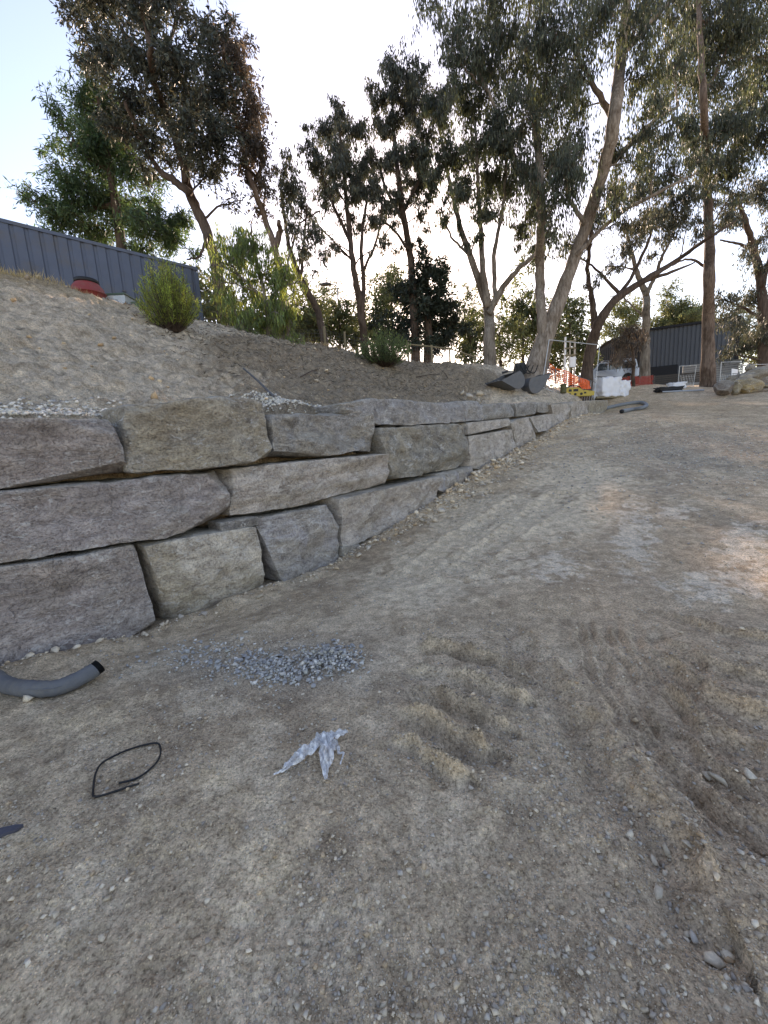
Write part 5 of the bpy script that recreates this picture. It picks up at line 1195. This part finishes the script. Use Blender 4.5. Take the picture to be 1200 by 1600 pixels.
V = [q3(SA[:2]+eL-sn*.2, topz+.02), q3(SB[:2]+eR-sn*.2, topz+.02), q3(B2_+eR, ridge_z), q3(B1_+eL, ridge_z), q3(E1+eL, topz), q3(E2+eR, topz)]
V2 = [v-np.array([0, 0, .12]) for v in V]
mesh_obj('roof', V+V2, [(0, 1, 2, 3), (3, 2, 5, 4), (7, 6, 9, 8), (8, 9, 10, 11), (6, 7, 1, 0), (0, 3, 9, 6), (3, 4, 10, 9), (1, 7, 8, 2), (2, 8, 11, 5)], M['clad_dark'], shed, False, None, np.array(V).mean(0))
mesh_obj('gable_infill', [q3(SA[:2], topz-.02), q3(B1_, ridge_z-.14), q3(E1, topz-.14)], [(0, 1, 2)], M['clad_dark'], shed, False, None, q3(B1_, topz))
Rs = np.array([[sd_[0], -sd_[1], 0], [sd_[1], sd_[0], 0], [0, 0, 1]])
MB().box(q3(SB[:2]-sn*.03, (sz+topz)/2), (.25, .2, topz-sz), Rs).build('corner_trim', M['clad_dark'], shed)
MB().box(q3(SA[:2]-sn*.05, (sz+topz)/2), (.25, .2, topz-sz), Rs).build('corner_trim', M['clad_dark'], shed)
MB().box(q3(SA[:2]+sd_*SLn/2-sn*.14, topz-.12), (SLn+.4, .16, .2), Rs).build('gutter', M['clad_dark'], shed)
MB().box(q3(SA[:2]+sd_*SLn*.2-sn*.06, sz+1.6), (SLn*.36, .1, 2.6), Rs).build('roller_door', M['clad_dark'], shed)
# lean-to with grey slats
def slat_fence(label, a, b, z0, h, n, mt='slat'):
    t_ = thing('slat_fence', a, label, 'fence', 'slatted screens by the shed'); d = (b-a)[:2]; L = np.linalg.norm(d); d /= L; Rf = np.array([[d[0], -d[1], 0], [d[1], d[0], 0], [0, 0, 1]])
    for i in range(n): MB().box(np.array([*(a[:2]+d*L/2), z0+h*(i+.5)/n]), (L, .03, h/n*.82), Rf).build('slat', M[mt], t_)
    for u in np.linspace(0.01, .99, max(2, int(L/2)+1)): MB().box(np.array([*(a[:2]+d*L*u), z0+h/2-.1])+np.array([*(np.array([-d[1], d[0]])*.06), 0]), (.08, .08, h+.2), Rf).build('post', M['dark_steel'], t_)
a, b = at(1066, 590, 37), at(1160, 590, 35); slat_fence('grey horizontal slat screen in front of the shed', a, b, hz(a[0], a[1])-.05, 1.75, 9)
a, b = at(1022, 600, 32), at(1100, 603, 31); slat_fence('low dark paling fence left of the straight gum', a, b, hz(a[0], a[1])-.05, .75, 5, 'dark_slat')
for (x0, x1, yt, Y, lb) in [(1127, 1158, 566, 27, 'galvanised fence panel standing behind the boulder pile'), (1062, 1088, 572, 30, 'galvanised fence panel left of the straight gum'), (1160, 1205, 570, 29, 'galvanised fence panel at the right edge')]:
    b0, b1 = gz(at(x0-3, 605, Y)), gz(at(x1-5, 605, Y-.6)); bars(lb, (at(x0, yt, Y), at(x1, yt-1, Y-.6), b1, b0), 10, .55)
p = gz(at(1147, 605, 26.6)); tag(MB().prism([(-.3, 0), (.3, 0), (.33, 1.15), (-.22, 1.2)], p, (.95, .3, 0), (0, .1, 1), (-.3, .95, 0), .04).build('white_board', M['white'], None, False, p), 'white board leaning on the fence panel behind the boulders', 'board')
p = G(1057, 607); tag(crumple(p+np.array([0, 0, .16]), (.95, .6, .42), np.eye(3), M['white_wrap'], 'white_sack', None, 19, .14), 'white bulging sack on the ground before the dark fence', 'sack')
p = G(1045, 611); tag(crumple(p+np.array([0, 0, .10]), (1.5, .6, .3), np.eye(3), M['black_pl'], 'black_tarpaulin', None, 23, .15), 'crumpled black tarpaulin beside the white sack', 'tarpaulin')
a, b = G(1035, 614), G(1100, 611); tag(MB().tube([a+np.array([0, 0, .06]), b+np.array([0, 0, .06])], .055, 8).build('plastic_pipe', M['galv'], None), 'pale pipe lying on the ground left of the boulders', 'pipe')
# boulder pile
BL_ = [(1132, 607, 24, 20, (.24, .20, .17), .1, 'dark grey-brown boulder at the left end of the boulder pile'), (1152, 606, 18, 18, (.34, .28, .18), .5, 'small yellowish wedge boulder in the boulder pile'), (1168, 604, 32, 26, (.42, .31, .15), .75, 'bright ochre boulder at the front of the pile'),
       (1188, 612, 36, 12, (.30, .24, .20), .2, 'flat pinkish boulder at the foot of the pile'), (1162, 592, 26, 16, (.33, .29, .23), .3, 'pale boulder in the middle of the pile'), (1182, 583, 34, 20, (.36, .32, .26), .3, 'big pale boulder on top of the pile'),
       (1196, 597, 30, 18, (.31, .25, .2), .3, 'brown boulder at the right edge of the pile'), (1145, 594, 16, 12, (.31, .27, .21), .3, 'small boulder high on the left of the pile'), (1205, 580, 24, 16, (.34, .3, .25), .3, 'boulder partly cut by the right picture edge'), (1150, 598, 14, 9, (.22, .18, .15), .1, 'small dark stone wedged in the boulder pile'), (1178, 596, 16, 10, (.26, .2, .16), .1, 'brown stone wedged under the topmost boulder'), (1192, 604, 18, 10, (.4, .32, .2), .5, 'yellowish stone behind the flat pinkish boulder'), (1172, 575, 12, 8, (.38, .34, .28), .2, 'small pale stone perched on top of the boulders')]
def boulder(px_, py, rx, ry, col, tan, label, Y, seed):
    import bmesh
    rg = np.random.default_rng(seed); bm = bmesh.new(); bmesh.ops.create_icosphere(bm, subdivisions=4, radius=1); V = np.array([v.co[:] for v in bm.verts]); Fc = np.array([[v.index for v in f.verts] for f in bm.faces]); bm.free()
    for _ in range(9):
        n = rg.normal(size=3); n /= np.linalg.norm(n); q = V@n-rg.uniform(.5, .8); V = V-np.clip(q, 0, None)[:, None]*n
    V = V*(1+.12*fbm3(V*1.6+seed, seed, 4)[:, None]); k_ = mpp(Y); V = V*np.array([rx*k_, rx*k_*.8, ry*k_])*.64; c = at(px_, py, Y)
    o = mesh_obj('boulder', V+c, Fc, M['rock'], None, True, None, c); o.color = (*col, tan)
    try: o.data.set_sharp_from_angle(angle=math.radians(35))
    except Exception: pass
    return tag(o, label, 'boulder', 'boulders piled at the right edge')
for i, bd in enumerate(BL_):
    Yb = 22.6 if bd[1] > 600 else 23.6
    boulder(*bd, Yb, 500+i)

# ---------------------------------------------------------------- small things on the track
# socked drainage pipe coming from under the wall
pz = .062
pts = [(-60, 1045), (-15, 1058), (12, 1074), (50, 1082), (95, 1078), (140, 1062), (160, 1053)]
pp_ = []
for a, b in pts:
    g = G(a, b+6); g = g.copy(); g[2] = hz(g[0], g[1])+pz; pp_.append(g)
pp_[-1][2] += .05; pp_[-2][2] += .02
sp_ = smooth_path(pp_, 8); dp = thing('drain_pipe', sp_[len(sp_)//2]-np.array([0, 0, pz]), 'black corrugated drain pipe in a grey fabric sock below the wall', 'pipe')
cut = len(sp_)-6
rg = np.random.default_rng(4)
MB().tube(sp_[:cut+2], .062+rg.normal(size=cut+2)*.0015, 18).build('fabric_sock', M['sock'], dp, True)
seam = sp_[:cut+1]+np.array([.02, -.05, .028]); MB().tube(seam, .006, 5).build('seam', M['sock'], dp, True)
e = sp_[cut:]; d = e[-1]-e[0]; L = np.linalg.norm(d); d = d/L; R_ = np.array(Vector((0, 0, 1)).rotation_difference(Vector(d)).to_matrix())
prof = []
for i in range(9):
    z = L*i/9; prof += [(.050, z), (.059, z+.004), (.059, z+L/9*.55), (.050, z+L/9*.65)]
prof += [(.048, L), (.044, L), (.042, L*.2)]
MB().lathe(prof, e[0], 26, R_).build('corrugated_end', M['black_pl'], dp, False)
# grey hose folded at the far end of the wall
hp_ = [(946, 641), (965, 636), (990, 632), (1004, 632), (1010, 636), (1003, 640), (985, 643), (972, 646)]
q = []
for a, b in hp_:
    g = G(a, b); g = g.copy(); g[2] = hz(g[0], g[1])+.10; q.append(g)
hs = thing('folded_hose', q[3]-np.array([0, 0, .1]), 'grey drainage hose doubled back at the far end of the wall', 'hose'); hq = smooth_path(q, 8)
MB().tube(hq, .10, 12).build('hose_body', M['hose'], hs, True)
MB().tube([hq[-1]+(hq[-1]-hq[-2])*.1, hq[-1]+nz3(hq[-1]-hq[-4])*.25], .095, 12).build('hose_end', M['black_pl'], hs, True)
# black strap loop
def ground_line(px_, lift=.008):
    o_ = []
    for a, b in px_:
        g = G(a, b).copy(); g[2] = hz(g[0], g[1])+lift; o_.append(g)
    return smooth_path(o_, 10)
s1 = ground_line([(218, 1227), (200, 1232), (165, 1244), (148, 1247), (146, 1238), (150, 1212), (160, 1195), (185, 1180), (215, 1169), (244, 1163), (251, 1170), (250, 1184), (240, 1200), (215, 1218), (186, 1226)], .010)
tag(MB().tube(s1, .0055, 7).build('cable_offcut', M['black_pl'], None, True), 'short black cable curled in an open loop on the dirt', 'cable')
# slate shard at the left edge
p = G(8, 1302); ex = nz3(np.array([1., .25, 0])); ey_ = np.array([-ex[1], ex[0], 0])
tag(MB().prism([(-.16, -.02), (-.05, -.03), (.05, -.01), (.066, .012), (.03, .022), (-.06, .024), (-.16, .02)], p+np.array([0, 0, .008]), ex, ey_, np.array([0, 0, 1.]), .014).build('slate_shard', M['slate'], None, False, p), 'dark flat shard of slate at the left picture edge', 'shard')
# torn plastic film
pb = NB('thin_plastic_film'); bs = pb.pr((.93, .92, .90), .30, 0, None, .6); tr = pb.n('ShaderNodeBsdfTransparent'); mx = pb.n('ShaderNodeMixShader')
tc = pb.n('ShaderNodeNewGeometry'); pb.l(pb.ramp(pb.noise(tc.outputs['Position'], 28, 4, .6), [(.35, .35), (.62, .92)]), mx.inputs[0]); pb.l(tr.outputs[0], mx.inputs[1]); pb.l(bs.outputs[0], mx.inputs[2]); pb.out(mx.outputs[0])
def film(mid, wid, seed, nv=11):
    c = ground_line(mid, .012); n = len(c); w_ = np.interp(np.linspace(0, 1, n), np.linspace(0, 1, len(wid)), wid); V = []; r_ = np.random.default_rng(seed)
    tg = np.gradient(c, axis=0); nr_ = nz3(np.cross(tg, np.array([0, 0, 1.])))
    for i in range(n):
        for j in range(nv):
            u = j/(nv-1)*2-1; q = c[i]+nr_[i]*u*w_[i]
            wr = float(fbm3(np.array([[u*4+seed, i*.17, seed]]), seed, 3)[0]); q = q+np.array([0, 0, (abs(wr)*.06+.035*(1-abs(math.sin(u*5+i*.35+seed))))*min(1, w_[i]/.03)*(1-.5*u*u)])+nr_[i]*wr*.008
            V.append(q)
    V = np.array(V); V[:, 2] = np.maximum(V[:, 2], height(V[:, 0], V[:, 1])+.004)
    Fq = [(i*nv+j, i*nv+j+1, (i+1)*nv+j+1, (i+1)*nv+j) for i in range(n-1) for j in range(nv-1)]; return V, Fq
fl = MB()
for mid, wid, sd in [([(428, 1214), (445, 1206), (470, 1186), (492, 1172), (505, 1160)], [.002, .012, .035, .03, .02], 3), ([(486, 1168), (505, 1162), (525, 1156), (544, 1147)], [.015, .045, .03, .006], 5), ([(510, 1156), (512, 1180), (510, 1202), (509, 1222)], [.035, .045, .025, .004], 7), ([(525, 1160), (530, 1180), (537, 1180), (532, 1198)], [.012, .006, .004, .002], 9)]:
    fl.add(*film(mid, wid, sd))
tag(fl.build('plastic_film', pb.m, None, True), 'torn scrap of clear plastic film lying on the track', 'plastic film')
